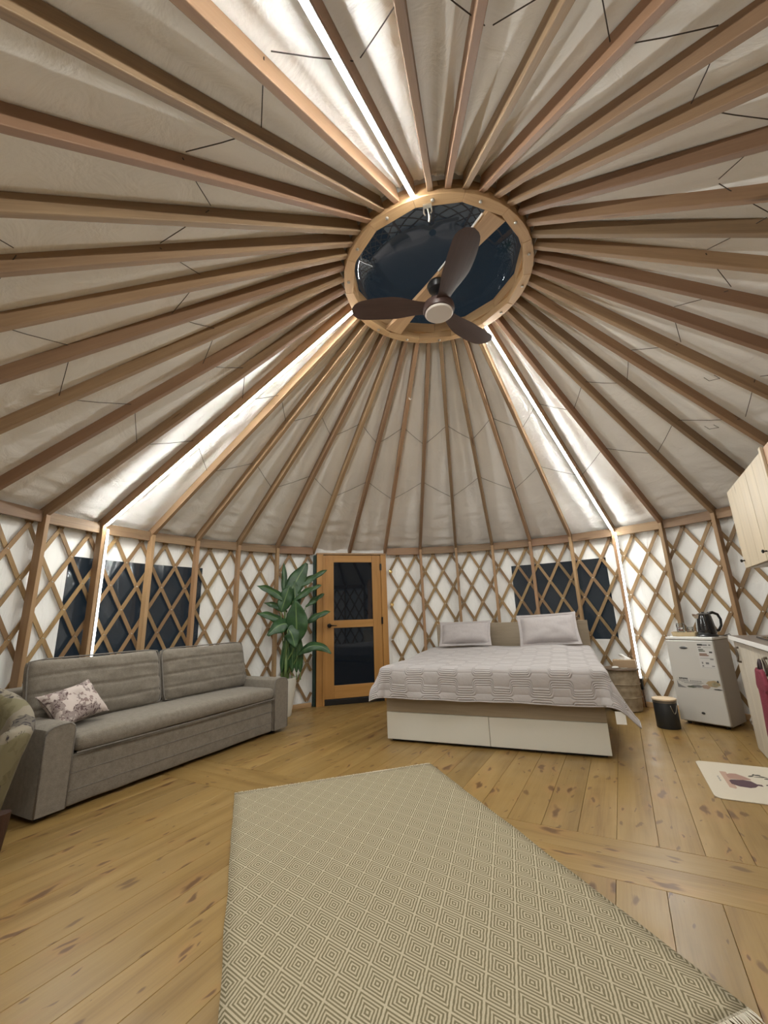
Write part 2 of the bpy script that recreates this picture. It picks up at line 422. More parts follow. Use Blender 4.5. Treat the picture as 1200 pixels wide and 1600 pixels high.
for d in (-70, 187, 53): link('blade', bme, FAN, Matrix.Rotation(math.radians(d), 4, 'Z'))

# ================================================================== WALLS
WALL = {'left': struct('wall_left', 'left lattice wall with white fabric liner behind'), 'back': struct('wall_back', 'back lattice wall with white fabric behind bed and door'),
        'right': struct('wall_right', 'right lattice wall with white fabric behind the kitchen'), 'front': struct('wall_front', 'lattice wall with white fabric behind the viewer')}
def side(k):
    k = k % N
    return 'back' if 5 <= k < 14 else 'right' if 14 <= k < 24 else 'front' if 24 <= k < 34 else 'left'
RF = 3.765
WIN = [(-.42, 2.28, .76, 1.84), (10.40, 12.72, .757, 1.835)]
def wall_fabric(sd, k0, k1):
    zs = sorted(set([0, .02, .757, .76, 1.835, 1.84, 2.075, 2.205] + [.25*i for i in range(1, 9)] + [.125+.25*i for i in range(8)]))
    n = int(round((k1-k0)*8)); ks = sorted(set([round(k0+i*(k1-k0)/n, 4) for i in range(n+1)] + [round(v, 4) for w in WIN for v in w[:2] if k0 < v < k1] + [v for v in (KF_L, KF_R) if k0 < v < k1]))
    m = MB(); vs = []
    for z in zs:
        for k in ks:
            w = 0 if any(abs(k-v) < .3 for q in WIN for v in q[:2]) else .012*fbm(k*3.1, z*1.5, 2)+.006*fbm(k*9, z*2.2, 5)
            vs.append(pol(k, RF+w, z))
    fs = []; nk = len(ks)
    for j in range(len(zs)-1):
        for i in range(nk-1):
            kc, zc = (ks[i]+ks[i+1])/2, (zs[j]+zs[j+1])/2
            if any(a < kc < b and c < zc < d for a, b, c, d in WIN): continue
            if KF_L < kc < KF_R and zc < 2.075: continue
            fs.append((j*nk+i, j*nk+i+1, (j+1)*nk+i+1, (j+1)*nk+i))
    m.add(vs, fs); m.obj('wall_liner', M['wall_fabric'], WALL[sd], smooth=True, fix=False)
for sd, a, b in (('left', -8, 5), ('back', 5, 14), ('right', 14, 24), ('front', 24, 34)): wall_fabric(sd, a, b)
for i, (a, b, c, d) in enumerate(WIN):
    w = struct('window_%d' % (i+1), ('dark clear-vinyl window behind the sofa lattice', 'dark clear-vinyl window over the bed head')[i])
    g = MB().grid(lambda u, v: pol(a-.02+(b-a+.04)*u, RF+.004, c-.01+(d-c+.02)*v), 16, 4); g.obj('pane', M['vinyl'], w, smooth=True, fix=False)
    fm = MB()
    for k_ in (a, b):
        fm.add([pol(k_-.03, RF-.002, c-.02), pol(k_+.03, RF-.002, c-.02), pol(k_+.03, RF-.002, d+.02), pol(k_-.03, RF-.002, d+.02)], [(0, 1, 2, 3)])
    for z_ in (c, d):
        fm.grid(lambda u, v: pol(a-.03+(b-a+.06)*u, RF-.002, z_-.012+.024*v), 16, 1)
    o = fm.obj('window_seam', M['wall_fabric'], w, fix=False)
    md = o.modifiers.new('t', 'SOLIDIFY'); md.thickness = .004
# posts
def post_mesh():
    pr = [Vector((-.0, 0, 0))]
    b = MB(); d = .089; zi, zo = ZW-.003, ZW-d*SL-.003; w = .019
    b.add([(-w, 0, 0), (w, 0, 0), (w, d, 0), (-w, d, 0), (-w, 0, zi), (w, 0, zi), (w, d, zo), (-w, d, zo)], [(0,3,2,1),(4,5,6,7),(0,1,5,4),(1,2,6,5),(2,3,7,6),(3,0,4,7)])
    return b.mesh('wall_post', M['post'], bevel=.003)
pme = post_mesh()
for k in range(N):
    if k in (5, 6, 7): continue
    a = ang(kout(k)); y = Vector((math.cos(a), math.sin(a), 0)); x = y.cross(Vector((0, 0, 1)))
    link('wall_post', pme, WALL[side(k)], frame(pol(kout(k), R), x, y))
hl = 2*3.68*math.sin(STEP/2)-.046
hme = MB().box(-hl/2, hl/2, -.018, .018, 2.078, 2.185).mesh('header_board', M['rafter'], bevel=.003)
sme = MB().box(-hl/2, hl/2, -.015, .015, .0, .055).mesh('sill_board', M['ringwood'], bevel=.003)
for k in range(N):
    if k in (5, 6): continue
    a = ang((kout(k)+kout(k+1))/2); y = Vector((math.cos(a), math.sin(a), 0)); x = y.cross(Vector((0, 0, 1)))
    rc = 3.685*math.cos(STEP/2)
    link('header_board', hme, WALL[side(k)], frame(y*rc, x, y)); link('sill_board', sme, WALL[side(k)], frame(y*(rc+.012), x, y))
# lattice: two layers of slats crossing every half bay
ZT, DZ = 2.065, .2495
def slat_mb(kc, sgn, z0, z1, rad, k_ref):
    """bent slat through crossing (kc, ZT); built about angle of k_ref"""
    n = 12; rings = []; hw, ht = .0185, .0045
    for i in range(n+1):
        z = z0+(z1-z0)*i/n; k = kc + sgn*(z-ZT)/DZ*.25
        a = ang(k)-ang(k_ref); rr = Vector((math.cos(a), math.sin(a), 0)); tt = Vector((math.sin(a), -math.cos(a), 0))
        dl = Vector((0, 0, 1))*DZ + tt*(sgn*.25*STEP*rad); dl.normalize(); nn = dl.cross(rr)
        p = rr*rad + Vector((0, 0, z))
        rings.append([p+nn*hw*sx+rr*ht*sy for sx, sy in ((-1, -1), (1, -1), (1, 1), (-1, 1))])
    return MB().loft(rings)
ZB, ZTT = .07, 2.115
RIN, ROUT = 3.7305, 3.741
mfull = {s: slat_mb(0, s, ZB, ZTT, RIN if s > 0 else ROUT, 0).mesh('slat', M['slat']) for s in (1, -1)}
for s in (1, -1):
    for i in range(2*N):
        kc = .36+.5*i
        def kz(z): return kc + s*(z-ZT)/DZ*.25
        lo, hi = sorted((kz(ZB), kz(ZTT)))
        hit = None
        for sh in (0, N, -N):
            if lo < K_DR+sh and hi > K_DL+sh: hit = sh
        if hit is None:
            km = ((lo+hi)/2) % N
            link('slat', mfull[s], WALL[side(km)], Matrix.Rotation(ang(kc), 4, 'Z'))
        else:
            dl, dr = K_DL+hit-.03, K_DR+hit+.03
            zr_ = lambda k: ZT + (k-kc)/(s*.25)*DZ
            for a_, b_ in ((lo, min(hi, dl)), (max(lo, dr), hi)):
                if b_-a_ > .06:
                    z0, z1 = sorted((zr_(a_), zr_(b_)))
                    slat_mb(kc, s, z0, z1, RIN if s > 0 else ROUT, kc).obj('slat', M['slat'], WALL[side((a_+b_)/2)], mw=Matrix.Rotation(ang(kc), 4, 'Z'))
for sd in WALL:                                              # rivets at the crossings, a few pixels each
    m = MB()
    for i in range(2*N*2):
        for j in range(9):
            k = .36+.25*i; 
            if (i % 2) != (j % 2): continue
            if side(k % N) != sd or K_DL-.05 < (k % N) < K_DR+.05 or k >= N+.3: continue
            p = pol(k, RIN-.0045, ZT-DZ*j); nrm = -pol(k, 1)
            x = nrm.cross(Vector((0, 0, 1))); mt = frame(p, x, nrm.cross(x))
            if nrm.dot(mt.to_3x3() @ Vector((0, 0, 1))) < 0: mt = frame(p, x, -nrm.cross(x))
            m.lathe([(.0075, 0), (.0065, .003), (.002, .0045)], 6, m=mt)
    o = m.obj('rivet', M['metal'], WALL[sd], fix=False); o['kind'] = 'stuff'

# ================================================================== DOOR
DA, DB = Vector((-2.045, 3.003, 0)), Vector((-1.098, 3.462, 0)); dx = (DB-DA).normalized(); dy = Vector((-dx.y, dx.x, 0))
DW = (DB-DA).length
DOOR = struct('door_1', 'wooden entrance door with two dark glass panes'); DOOR.matrix_world = frame(DA, dx, dy)
MB().box(0, .095, 0, .15, 0, 2.075).obj('door_jamb', M['doorwood'], DOOR, bevel=.003)
MB().box(DW-.085, DW, 0, .15, 0, 2.075).obj('door_jamb', M['doorwood'], DOOR, bevel=.003)
MB().box(.085, .112, -.012, .03, 0, 2.06).obj('door_stop', M['doorwood'], DOOR, bevel=.003)
MB().box(-.005, DW+.005, -.004, .15, 2.0755, 2.10).obj('door_header', M['post'], DOOR, bevel=.003)
MB().box(.0955, DW-.0855, .01, .14, 0, .07).obj('threshold', M['black'], DOOR, bevel=.004)
LX0, LX1, LZ0, LZ1 = .113, DW-.088, .08, 2.068; SW = .135
R1 = (.17+LZ0, 1.02, 1.125, LZ1-.105)
leaf = MB().box(LX0, LX0+SW, .012, .055, LZ0, LZ1).obj('door_stile', M['doorwood'], DOOR, bevel=.004)
MB().box(LX1-SW, LX1, .012, .055, LZ0, LZ1).obj('door_stile', M['doorwood'], DOOR, bevel=.004)
railm = wood('door_fir_rail', (.36, .175, .045), (.48, .25, .075), knots=None, rough=.4, var=.1, axis='x', coat=.2)
for z0, z1 in ((LZ0, R1[0]), (R1[1], R1[2]), (R1[3], LZ1)): MB().box(LX0+SW+.0005, LX1-SW-.0005, .013, .054, z0, z1).obj('door_rail', railm, DOOR, bevel=.003)
for z0, z1 in ((R1[0], R1[1]), (R1[2], R1[3])): MB().box(LX0+SW, LX1-SW, .030, .036, z0, z1).obj('pane', M['doorglass'], DOOR)
MB().box(-.045, -.004, .03, .12, 0.0, 2.07).obj('weather_strip', M['green_canvas'], DOOR, bevel=.006, label='dark green canvas edge left of the door frame')
hd = MB().lathe([(.030, 0), (.030, .010), (.012, .014), (.012, .04), (.004, .045)], 20, m=frame((LX0+.07, .012, 1.055), (1, 0, 0), (0, 0, 1)) @ Matrix.Scale(1, 4))
hd.obj('door_handle', M['blackmetal'], DOOR, smooth='auto')
MB().tube([(LX0+.07, -.032, 1.055), (LX0+.11, -.036, 1.056), (LX0+.17, -.034, 1.053)], [.010, .008, .006], 10).obj('handle_lever', M['blackmetal'], DOOR, smooth=True)
for z in (.34, 1.05, 1.84): MB().box(LX1-.012, LX1+.014, -.002, .012, z, z+.10).tube([(LX1, -.004, z), (LX1, -.004, z+.10)], .007, 8).obj('hinge', M['blackmetal'], DOOR)
for i, (px_, z) in enumerate(((7.135, 1.82), (7.145, 1.325))):
    p = pol(px_, 3.722, z); nrm = -pol(px_, 1).normalized(); x = nrm.cross(Vector((0, 0, 1)))
    o = MB().lathe([(.009, 0), (.009, .012), (.024, .016), (.028, .024), (.021, .034), (.002, .037)], 16).obj('coat_knob', M['brass'], None, smooth='auto', mw=frame(p, x, x.cross(nrm) * -1))
    if (o.matrix_local.to_3x3() @ Vector((0, 0, 1))).dot(nrm) < 0: o.matrix_local = frame(p, x, x.cross(nrm))
    tag(o, ('upper round brass knob on the lattice just right of the door', 'lower round brass knob on the lattice just right of the door')[i], 'knob', 'brass knobs beside the door')

# ================================================================== LED STRIPS
def led_run(name, label, kind, k, z_end=.3):
    t = thing(name, label, 'light', group='white strip lights')
    a = ang(k); rad = Vector((math.cos(a), math.sin(a), 0)); cw = Vector((math.sin(a), -math.cos(a), 0))
    if kind == 'rafter':
        p0 = pol(k, RR+.012, rz(RR+.012)); p1 = pol(kout(k), R-.02, rz(R-.02)); x = (p0-p1).normalized(); y = cw; c = (p0+p1)/2; L = (p1-p0).length
        mt = frame(c, x, y)
        if mt.to_3x3().col[2].z < 0: mt = frame(c, -x, y)
        t.matrix_world = mt
        # z is the roof normal here, the strip hugs the lower edge of the rafter's flank
        MB().loft([[Vector((x, y, z)) for y, z in ((-.0140, -.0003), (-.0140, -.0075), (-.0122, -.0075), (-.0122, -.0035), (.0122, -.0035), (.0122, -.0072), (.0140, -.0072), (.0140, -.0003))] for x in (-L/2, L/2)]).obj('channel', M['metal'], t)
        MB().box(-L/2, L/2, -.0120, .0120, -.0130, -.0045).obj('diffuser', M['led'], t, bevel=.0035)
    else:
        zt = ZW-.03; c = pol(k, R, 0); mt = frame(c, cw, rad); t.matrix_world = mt
        MB().box(.0195, .023, -.008, .020, z_end, zt).obj('channel', M['metal'], t)
        MB().box(.0235, .041, -.016, .012, z_end, zt).obj('diffuser', M['led_post'], t, bevel=.005)
    return t
led_run('led_strip', 'bright white strip light along the rafter running down to the left wall over the sofa', 'rafter', 0)
led_run('led_strip', 'bright white strip light along the rafter running down to the right of the bed', 'rafter', 13)
led_run('led_strip', 'bright white strip light along the rafter at the top of the photo, overhead', 'rafter', 31)
led_run('led_strip', 'upright white strip light on the post between bed and fridge', 'post', 13, .33)
led_run('led_strip', 'upright white strip light on the post behind the sofa', 'post', 0, .35)
dv = thing('led_driver', 'small dark connector box at the foot of the upright strip light beside the fridge', 'connector'); dv.matrix_world = frame(pol(13, R, 0), Vector((math.sin(ang(13)), -math.cos(ang(13)), 0)), pol(13, 1))
MB().box(.0205, .045, -.02, .02, .20, .325).obj('box', M['black'], dv, bevel=.004)
MB().tube([(.03, 0, .20), (.03, .005, .1), (.032, .01, .004)], .004, 6).obj('cable', M['black'], dv)
ho = MB().tube([(0, 0, 0), (0, 0, -.018), (.012, 0, -.028), (.022, 0, -.02), (.022, 0, -.012)], .0035, 8).obj('cup_hook', M['whiteplastic'], None)
ho.location = pol(7, 1.28, rz(1.28)); tag(ho, 'small white cup hook screwed under a rafter above the door', 'hook')

# ================================================================== FURNITURE MATERIALS
def upholstery(name, a, b, scale=220):
    m = NT(name); o = m.obj()
    n1 = m.noise(o, scale, 3, .7); n2 = m.noise(o, 26, 4, .65); n3 = m.noise(m.vmath('MULTIPLY', o, (60, 400, 400)), 1, 2)
    f = m.math('ADD', m.math('MULTIPLY', n1, .45), m.math('ADD', m.math('MULTIPLY', n2, .35), m.math('MULTIPLY', n3, .2)))
    m.base(m.ramp(f, [(.36, a), (.64, b)])); m.b.inputs['Roughness'].default_value = .95
    m.b.inputs['Specular IOR Level'].default_value = .2; m.b.inputs['Sheen Weight'].default_value = .15
    m.bump(m.math('ADD', n1, m.math('MULTIPLY', n2, 1.2)), .35, .004); return m.m
M['sofa'] = upholstery('sofa_fabric', (.135, .115, .09), (.25, .22, .18))
M['piping'] = upholstery('piping_fabric', (.12, .105, .09), (.21, .19, .165))
M['cloth_lilac'] = upholstery('lilac_cotton', (.385, .35, .345), (.46, .42, .41), 500)
def quilt_mat():
    m = NT('quilted_cotton'); u = m.n('ShaderNodeUVMap').outputs[0]; x, y, _ = m.xyz(u)
    def pingpong(v, s): return m.math('PINGPONG', v, s)
    tri = m.math('DIVIDE', pingpong(x, .16), .16)
    step = m.n('ShaderNodeMapRange', {'interpolation_type': 'SMOOTHSTEP'}, i0=tri, i1=.38, i2=.62, i3=-1.0, i4=1.0).outputs[0]
    tri2 = m.math('DIVIDE', pingpong(m.math('ADD', y, .03), .155), .155)
    amp = m.math('MULTIPLY', m.math('SUBTRACT', tri2, .5), .11)
    ph = m.math('DIVIDE', m.math('ADD', y, m.math('MULTIPLY', step, amp)), .032)
    h = m.math('POWER', m.math('ABSOLUTE', m.math('SINE', m.math('MULTIPLY', ph, PI))), .6)
    puff = m.noise(m.obj(), 9, 3); fib = m.noise(m.obj(), 420, 2)
    m.base(m.mix(fib, (.38, .348, .34), (.455, .42, .41))); m.b.inputs['Roughness'].default_value = .9; m.b.inputs['Specular IOR Level'].default_value = .2
    m.b.inputs['Sheen Weight'].default_value = .2
    m.bump(m.math('ADD', m.math('MULTIPLY', h, .75), m.math('ADD', puff, m.math('MULTIPLY', fib, .05))), .75, .012); return m.m
M['quilt'] = quilt_mat()
M['bedwood'] = wood('bed_oak', (.24, .185, .125), (.36, .29, .205), knots=(1.2, 9, .03), rough=.55, var=.08)
M['bedwood_y'] = wood('bed_oak_side', (.24, .185, .125), (.36, .29, .205), knots=None, axis='y', var=.05)
def floral(name, ground, dark, mid, scale, thr, extra=None):
    m = NT(name); o = m.obj()
    wp = m.vmath('ADD', m.vmath('MULTIPLY', o, (scale, scale, scale)), m.vmath('MULTIPLY', m.n('ShaderNodeTexNoise', Vector=o, Scale=scale*1.6, Detail=2.0).outputs['Color'], (1.1, 1.1, 1.1)))
    v = m.n('ShaderNodeTexVoronoi', Vector=wp, Scale=1.0); v2 = m.n('ShaderNodeTexVoronoi', Vector=wp, Scale=3.7)
    pick = m.n('ShaderNodeSeparateColor', i0=v.outputs['Color']).outputs
    blob = m.math('LESS_THAN', m.math('ADD', v.outputs[0], m.math('MULTIPLY', v2.outputs[0], .45)), thr)
    on = m.math('MULTIPLY', blob, m.math('GREATER_THAN', pick[0], .35))
    pet = m.math('LESS_THAN', v2.outputs[0], .36)
    c = m.mix(m.noise(o, scale*.7, 2), ground, tuple(x*.85 for x in ground))
    c = m.mix(m.math('MULTIPLY', on, m.mix(pet, (.55, .55, .55), (.95, .95, .95))), c, dark)
    leaf_ = m.math('MULTIPLY', m.math('GREATER_THAN', m.noise(wp, 1.9, 2, .5, .4), .60), m.math('SUBTRACT', 1.0, on))
    c = m.mix(m.math('MULTIPLY', leaf_, .8), c, mid)
    if extra: c = m.mix(m.math('MULTIPLY', m.math('GREATER_THAN', m.noise(o, scale*.45, 1), .56), .75), c, extra)
    m.base(c); m.b.inputs['Roughness'].default_value = .9; m.bump(m.noise(o, 300, 2), .15, .003); return m.m
M['floral_cushion'] = floral('floral_cushion', (.55, .47, .43), (.075, .04, .04), (.17, .105, .10), 13, .88)
M['floral_chair'] = floral('floral_chair', (.24, .205, .15), (.022, .016, .02), (.09, .075, .055), 7, .92, (.15, .13, .06))
M['darkwood'] = wood('dark_wood', (.030, .012, .008), (.06, .026, .016), knots=None, rough=.4, axis='z')

def puffy(w, h, t, pinch=.10, n=18, wr=.012, seed=0, flange=0.0, m=None):
    """pillow lying in local xz, thickness along y"""
    b = MB()
    for sgn in (1, -1):
        def fn(u, v):
            x, z = 2*u-1, 2*v-1
            ed = max(0, (1-abs(x)**2.6))*max(0, (1-abs(z)**2.6))
            th = t*.5*ed**.42
            px_ = x*w/2*(1-pinch*(1-abs(z)**2)*abs(x)**3*.7*(1)) if True else 0
            pz_ = z*h/2*(1-pinch*(1-abs(x)**2)*abs(z)**3*1.0)
            wv = wr*fbm(x*2.3+seed, z*2.3, seed+sgn*4)*ed**.3
            return Vector((px_, sgn*(th+.0025)+wv*sgn, pz_))
        b.grid(fn, n, n)
    return b
def round_box(x0, x1, y0, y1, z0, z1, rr, nx=10, ny=8, nz=6, crown=0.0, seams=(), wr=0.0, seed=0):
    """soft box: rounded edges, optional crown on the top, wrinkles"""
    b = MB(); c = Vector(((x0+x1)/2, (y0+y1)/2, (z0+z1)/2)); hf = Vector(((x1-x0)/2, (y1-y0)/2, (z1-z0)/2))
    def soft(p):
        q = Vector([max(-(hf[i]-rr), min(hf[i]-rr, p[i])) for i in range(3)]); d = p-q
        o = q + (d.normalized()*rr if d.length > 1e-9 else d)
        fx = 1-(p.x/hf.x)**2; fy = 1-(p.y/hf.y)**2; fz = 1-(p.z/hf.z)**2
        if p.z > hf.z-1e-6: o.z += crown*max(0, fx)**.5*max(0, fy)**.5
        if wr:
            nn = d.normalized() if d.length > 1e-9 else Vector((0, 0, 0)); o += nn*wr*fbm(p.x*6+seed, p.y*6, p.z*6+seed)
        return o+c
    def edges(n, h):                                          # denser near the borders
        k = max(2, n); base = [-h, -h+rr*.3, -h+rr] + [-h+rr+(2*h-2*rr)*i/k for i in range(1, k)] + [h-rr, h-rr*.3, h]
        return base
    gx, gy, gz = edges(nx, hf.x), edges(ny, hf.y), edges(nz, hf.z)
    def facegrid(A, B, fn):
        b.add([soft(fn(a, bb)) for bb in B for a in A], [(j*len(A)+i, j*len(A)+i+1, (j+1)*len(A)+i+1, (j+1)*len(A)+i) for j in range(len(B)-1) for i in range(len(A)-1)])
    for s in (-1, 1):
        facegrid(gx, gy, lambda a, d: Vector((a, d, s*hf.z))); facegrid(gx, gz, lambda a, d: Vector((a, s*hf.y, d))); facegrid(gy, gz, lambda a, d: Vector((s*hf.x, a, d)))
    return b
def weld(o):
    bm = bmesh.new(); bm.from_mesh(o.data); bmesh.ops.remove_doubles(bm, verts=bm.verts, dist=.0004); bmesh.ops.recalc_face_normals(bm, faces=bm.faces); bm.to_mesh(o.data); bm.free(); o.data.shade_smooth(); return o

# ================================================================== SOFA
SO = Vector((-2.632, -.375, 0)); SX = Vector((.663, 2.235, 0)).normalized(); SLN = 2.333
SOFA = thing('sofa', 'long grey-brown fabric sofa with two back cushions, by the left wall', 'sofa'); SOFA.matrix_world = frame(SO, SX, Vector((-SX.y, SX.x, 0)))
DEP = .86
def arm(x0, x1, inner):
    # slightly slanted arm: lower at the outside, rounded along the top, front face edged with piping
    w = x1-x0; rings = []
    prof = [(0, .035), (0, .49), (.012, .52), (.045, .538), (w*.5, .545), (w-.035, .545), (w-.008, .528), (w, .50), (w, .035)]
    if inner < 0: prof = [(w-x, z) for x, z in reversed(prof)]
    ys = [0, .012, .03, .2, .45, .7, DEP-.02, DEP]
    for y in ys:
        ins = .010 if y in (0, DEP) else .003 if y in (.012, DEP-.02) else 0
        rings.append([Vector((x0+ins+(x/w)*(w-2*ins), y, z-(ins if z > .3 else 0))) for x, z in prof])
    o = MB().loft(rings).obj('arm', M['sofa'], SOFA, smooth='auto')
    pts = [Vector((x0+.008+(x/w)*(w-.016), .004, z-.006 if z > .3 else z+.004)) for x, z in prof]
    MB().tube(pts, .0065, 6).obj('piping', M['piping'], o, smooth=True)
    for yy in (.08, DEP-.1): MB().box(x0+.05, x0+.11, yy, yy+.06, 0, .036).obj('foot', M['black'], o)
arm(0, .185, 1); arm(2.115, SLN, -1)
weld(round_box(.188, 2.112, .022, .80, .03, .335, .02, 12, 6, 4, wr=.004).obj('base', M['sofa'], SOFA))
for z in (.12, .225): MB().tube([(.19, .0215, z), (1.15, .020, z+.002), (2.11, .0215, z)], .0035, 5).obj('seam', M['piping'], SOFA)
weld(round_box(.190, 2.110, -.012, .66, .345, .455, .045, 14, 8, 3, crown=.018, wr=.008, seed=3).obj('seat_cushion', M['sofa'], SOFA))
MB().tube([(.20, -.006, .348), (1.15, -.010, .345), (2.10, -.006, .348)], .006, 6).obj('piping', M['piping'], SOFA)
weld(round_box(.03, 2.30, .70, DEP, .035, .72, .03, 10, 4, 6).obj('back_frame', M['sofa'], SOFA))
tilt = Matrix.Rotation(math.radians(-13), 4, 'X')
for i, (x0, x1) in enumerate(((.075, 1.115), (1.13, 2.155))):
    w = x1-x0; h = .475; t = .17
    def cush():
        b = MB()
        for sgn in (-1, 1):
            def fn(u, v):
                x, z = 2*u-1, 2*v-1
                ed = max(0, 1-abs(x)**5)*max(0, 1-abs(z)**5); th = t*.5*(.62*ed**.30 + .38*ed**.5)
                gro = 0
                if sgn < 0:
                    for s in (-.52, -.02, .48): gro += .017*math.exp(-((z-s+.02*fbm(x*2, i+5))/.028)**2)
                th -= gro*min(1, ed*3)
                wv = .012*fbm(x*4+i*3, z*3, sgn)*ed**.3
                sagx = -.012*(1-x*x) if z > .8 else 0
                return Vector((x*w/2*(1-.022*abs(z)**8), sgn*(th+wv+.002), z*h/2*(1-.075*abs(x)**14)+sagx*(z-.8)*5))
            b.grid(fn, 36, 44)
        return b
    mt = Matrix.Translation((x0+w/2, .52, .455+h/2)) @ tilt
    o = weld(cush().obj('back_cushion', M['sofa'], SOFA, mw=mt))
    q = [(-w/2*.985, -h/2*.985), (w/2*.985, -h/2*.985), (w/2*.985, h/2*.985), (-w/2*.985, h/2*.985)]
    pts = []
    for a in range(4):
        for s in range(10): pts.append(Vector((q[a][0]+(q[(a+1) % 4][0]-q[a][0])*s/10, -t*.16, q[a][1]+(q[(a+1) % 4][1]-q[a][1])*s/10)))
    pts = [Vector((p.x*(1-.022*abs(p.z*2/h)**8), p.y, p.z*(1-.075*abs(p.x*2/w)**14))) for p in pts]
    MB().tube(pts, .0065, 6, closed=True).obj('piping', M['piping'], o, smooth=True)
cm = SOFA.matrix_world @ Matrix.Translation((.315, .315, .605)) @ Matrix.Rotation(math.radians(8), 4, 'Z') @ Matrix.Rotation(math.radians(-38), 4, 'X') @ Matrix.Rotation(math.radians(-12), 4, 'Y')
o = weld(puffy(.41, .31, .13, .2, 22, .014, 2).obj('throw_cushion', M['floral_cushion'], None, mw=cm))
tag(o, 'small cushion with dark flowers leaning at the left end of the sofa', 'cushion')

# ================================================================== ARMCHAIR (cut by the left edge of the photo)
CH = thing('armchair', 'floral tub armchair with dark wooden legs, cut off at the left edge', 'armchair', (-2.745, -.935, 0), math.radians(-35))
def tub():
    b = MB(); na = 40; a0, a1 = math.radians(48), math.radians(312)
    rings = []
    for i in range(na+1):
        a = a0+(a1-a0)*i/na; back = 1-abs((a-PI)/(a1-PI)); endr = min(1, min(i, na-i)/2.5)
        top = .635+.19*sstep(.15, .8, back); th = .055*(.35+.65*math.sqrt(endr))
        prof = []
        for z, fl in ((.17, .285), (.30, .31), (.46, .345), (top-.05, .385)): prof.append((fl+th, z))
        prof += [(.392+th*.75, top-.015), (.39, top), (.385-th*.75, top-.015)]
        for z, fl in ((top-.05, .375), (.46, .345), (.30, .31), (.17, .285)): prof.append((fl-th, z))
        rings.append([Vector((r*math.cos(a), r*math.sin(a), z)) for r, z in prof])
    return b.loft(rings)
weld(tub().obj('shell', M['floral_chair'], CH))
weld(round_box(-.24, .30, -.235, .235, .17, .30, .03, 6, 6, 3).obj('seat_base', M['floral_chair'], CH))
weld(round_box(-.24, .33, -.235, .235, .305, .43, .045, 6, 6, 3, crown=.02).obj('seat_cushion', M['floral_chair'], CH))
for x, y in ((.03, .350), (.03, -.350), (-.27, .15), (-.27, -.15)):
    MB().lathe([(.024, 0), (.034, .08), (.042, .15), (.044, .195)], 14, (x, y, 0)).obj('leg', M['darkwood'], CH, smooth='auto')

# ================================================================== BED
BA0, BB0 = Vector((-.795, 1.491, 0)), Vector((1.069, 1.087, 0)); bx = (BB0-BA0).normalized(); by = Vector((-bx.y, bx.x, 0)); BWD = 1.907; BLEN = 2.10
BEDM = frame(BA0, bx, by)
BED = thing('bed', 'double bed with oak-look frame and two white drawers in the foot end', 'bed'); BED.matrix_world = BEDM
MB().box(.03, BWD-.03, .05, BLEN-.03, 0, .022).obj('plinth', M['black'], BED)
MB().box(0, .024, .02, BLEN-.03, .022, .40).obj('side_board', M['bedwood_y'], BED, bevel=.002)
MB().box(BWD-.024, BWD, .02, BLEN-.03, .022, .40).obj('side_board', M['bedwood_y'], BED, bevel=.002)
MB().box(0, BWD, .0, .022, .262, .40).obj('foot_board', M['bedwood'], BED, bevel=.002)
MB().box(.026, BWD-.026, .024, BLEN-.04, .36, .395).obj('slat_base', M['bedwood'], BED)
for x0, x1 in ((.0, .966), (.969, BWD)): MB().box(x0, x1, -.003, .018, .024, .2595).obj('drawer', M['white'], BED, bevel=.003)
weld(round_box(.02, BWD-.02, .03, BLEN-.05, .40, .655, .06, 8, 8, 3).obj('mattress', plain('mattress', (.7, .68, .63), .9), BED))
MB().box(-.035, BWD+.06, BLEN-.028, BLEN, .0, 1.02).obj('headboard', M['bedwood'], BED, bevel=.003)
# bedspread
QT = thing('bedspread', 'lilac-grey quilted bedspread hanging over the foot and sides of the bed', 'bedspread'); QT.matrix_world = BEDM
QL, QR_, QF, QB = .19, .38, .305, 1.96
def quilt_pt(u, v):
    ux = min(max(u, 0), BWD); vy = max(v, 0.0); ox = u-ux; oy = v-vy
    zt = .672+.045*sstep(.6, 1.8, v)+.012*fbm(u*2.2, v*2.2, 1)+.006*fbm(u*6, v*6, 3)
    zt += .035*math.exp(-((u-1.45)/.33)**2-((v-1.55)/.35)**2)
    o = math.hypot(ox, oy)
    if o < 1e-6: return Vector((ux, vy-.0, zt))
    d = Vector((ox, oy, 0))/o; corner = 2*abs(ox*oy)/(o*o); rr = .055
    flare = .10+.30*corner + (.13 if ox > 0 else .10 if ox < 0 else 0) + .05*fbm(u*4+v*4, 3, 9)*min(1, o/.2)
    if o < rr*PI/2: h, dr = rr*math.sin(o/rr), rr*(1-math.cos(o/rr))
    else: q = o-rr*PI/2; h, dr = rr+q*flare, rr+q*math.sqrt(max(.1, 1-flare*flare))
    wob = .014*math.sin(u*9+v*7)*min(1, o/.3)
    p = Vector((ux, vy, zt))+d*(h+wob*.5+.012); p.z = max(.012, zt-dr); return p
def quilt_mesh():
    nu, nv = 150, 126; m = MB(); L0, L1 = -QL, BWD+QR_
    def fn(i, j):
        return quilt_pt(L0+(L1-L0)*i, -QF+(QB+QF)*j)
    m.grid(fn, nu, nv)
    me = m.mesh('quilt', M['quilt'], smooth=True, fix=False)
    uv = me.uv_layers.new(name='UVMap')
    for l in me.loops:
        i, j = l.vertex_index % (nu+1), l.vertex_index // (nu+1)
        uv.data[l.index].uv = (L0+(L1-L0)*i/nu, -QF+(QB+QF)*j/nv)
    return me
qo = link('quilt', quilt_mesh(), QT); sd_ = qo.modifiers.new('thick', 'SOLIDIFY'); sd_.thickness = .010; sd_.offset = -1
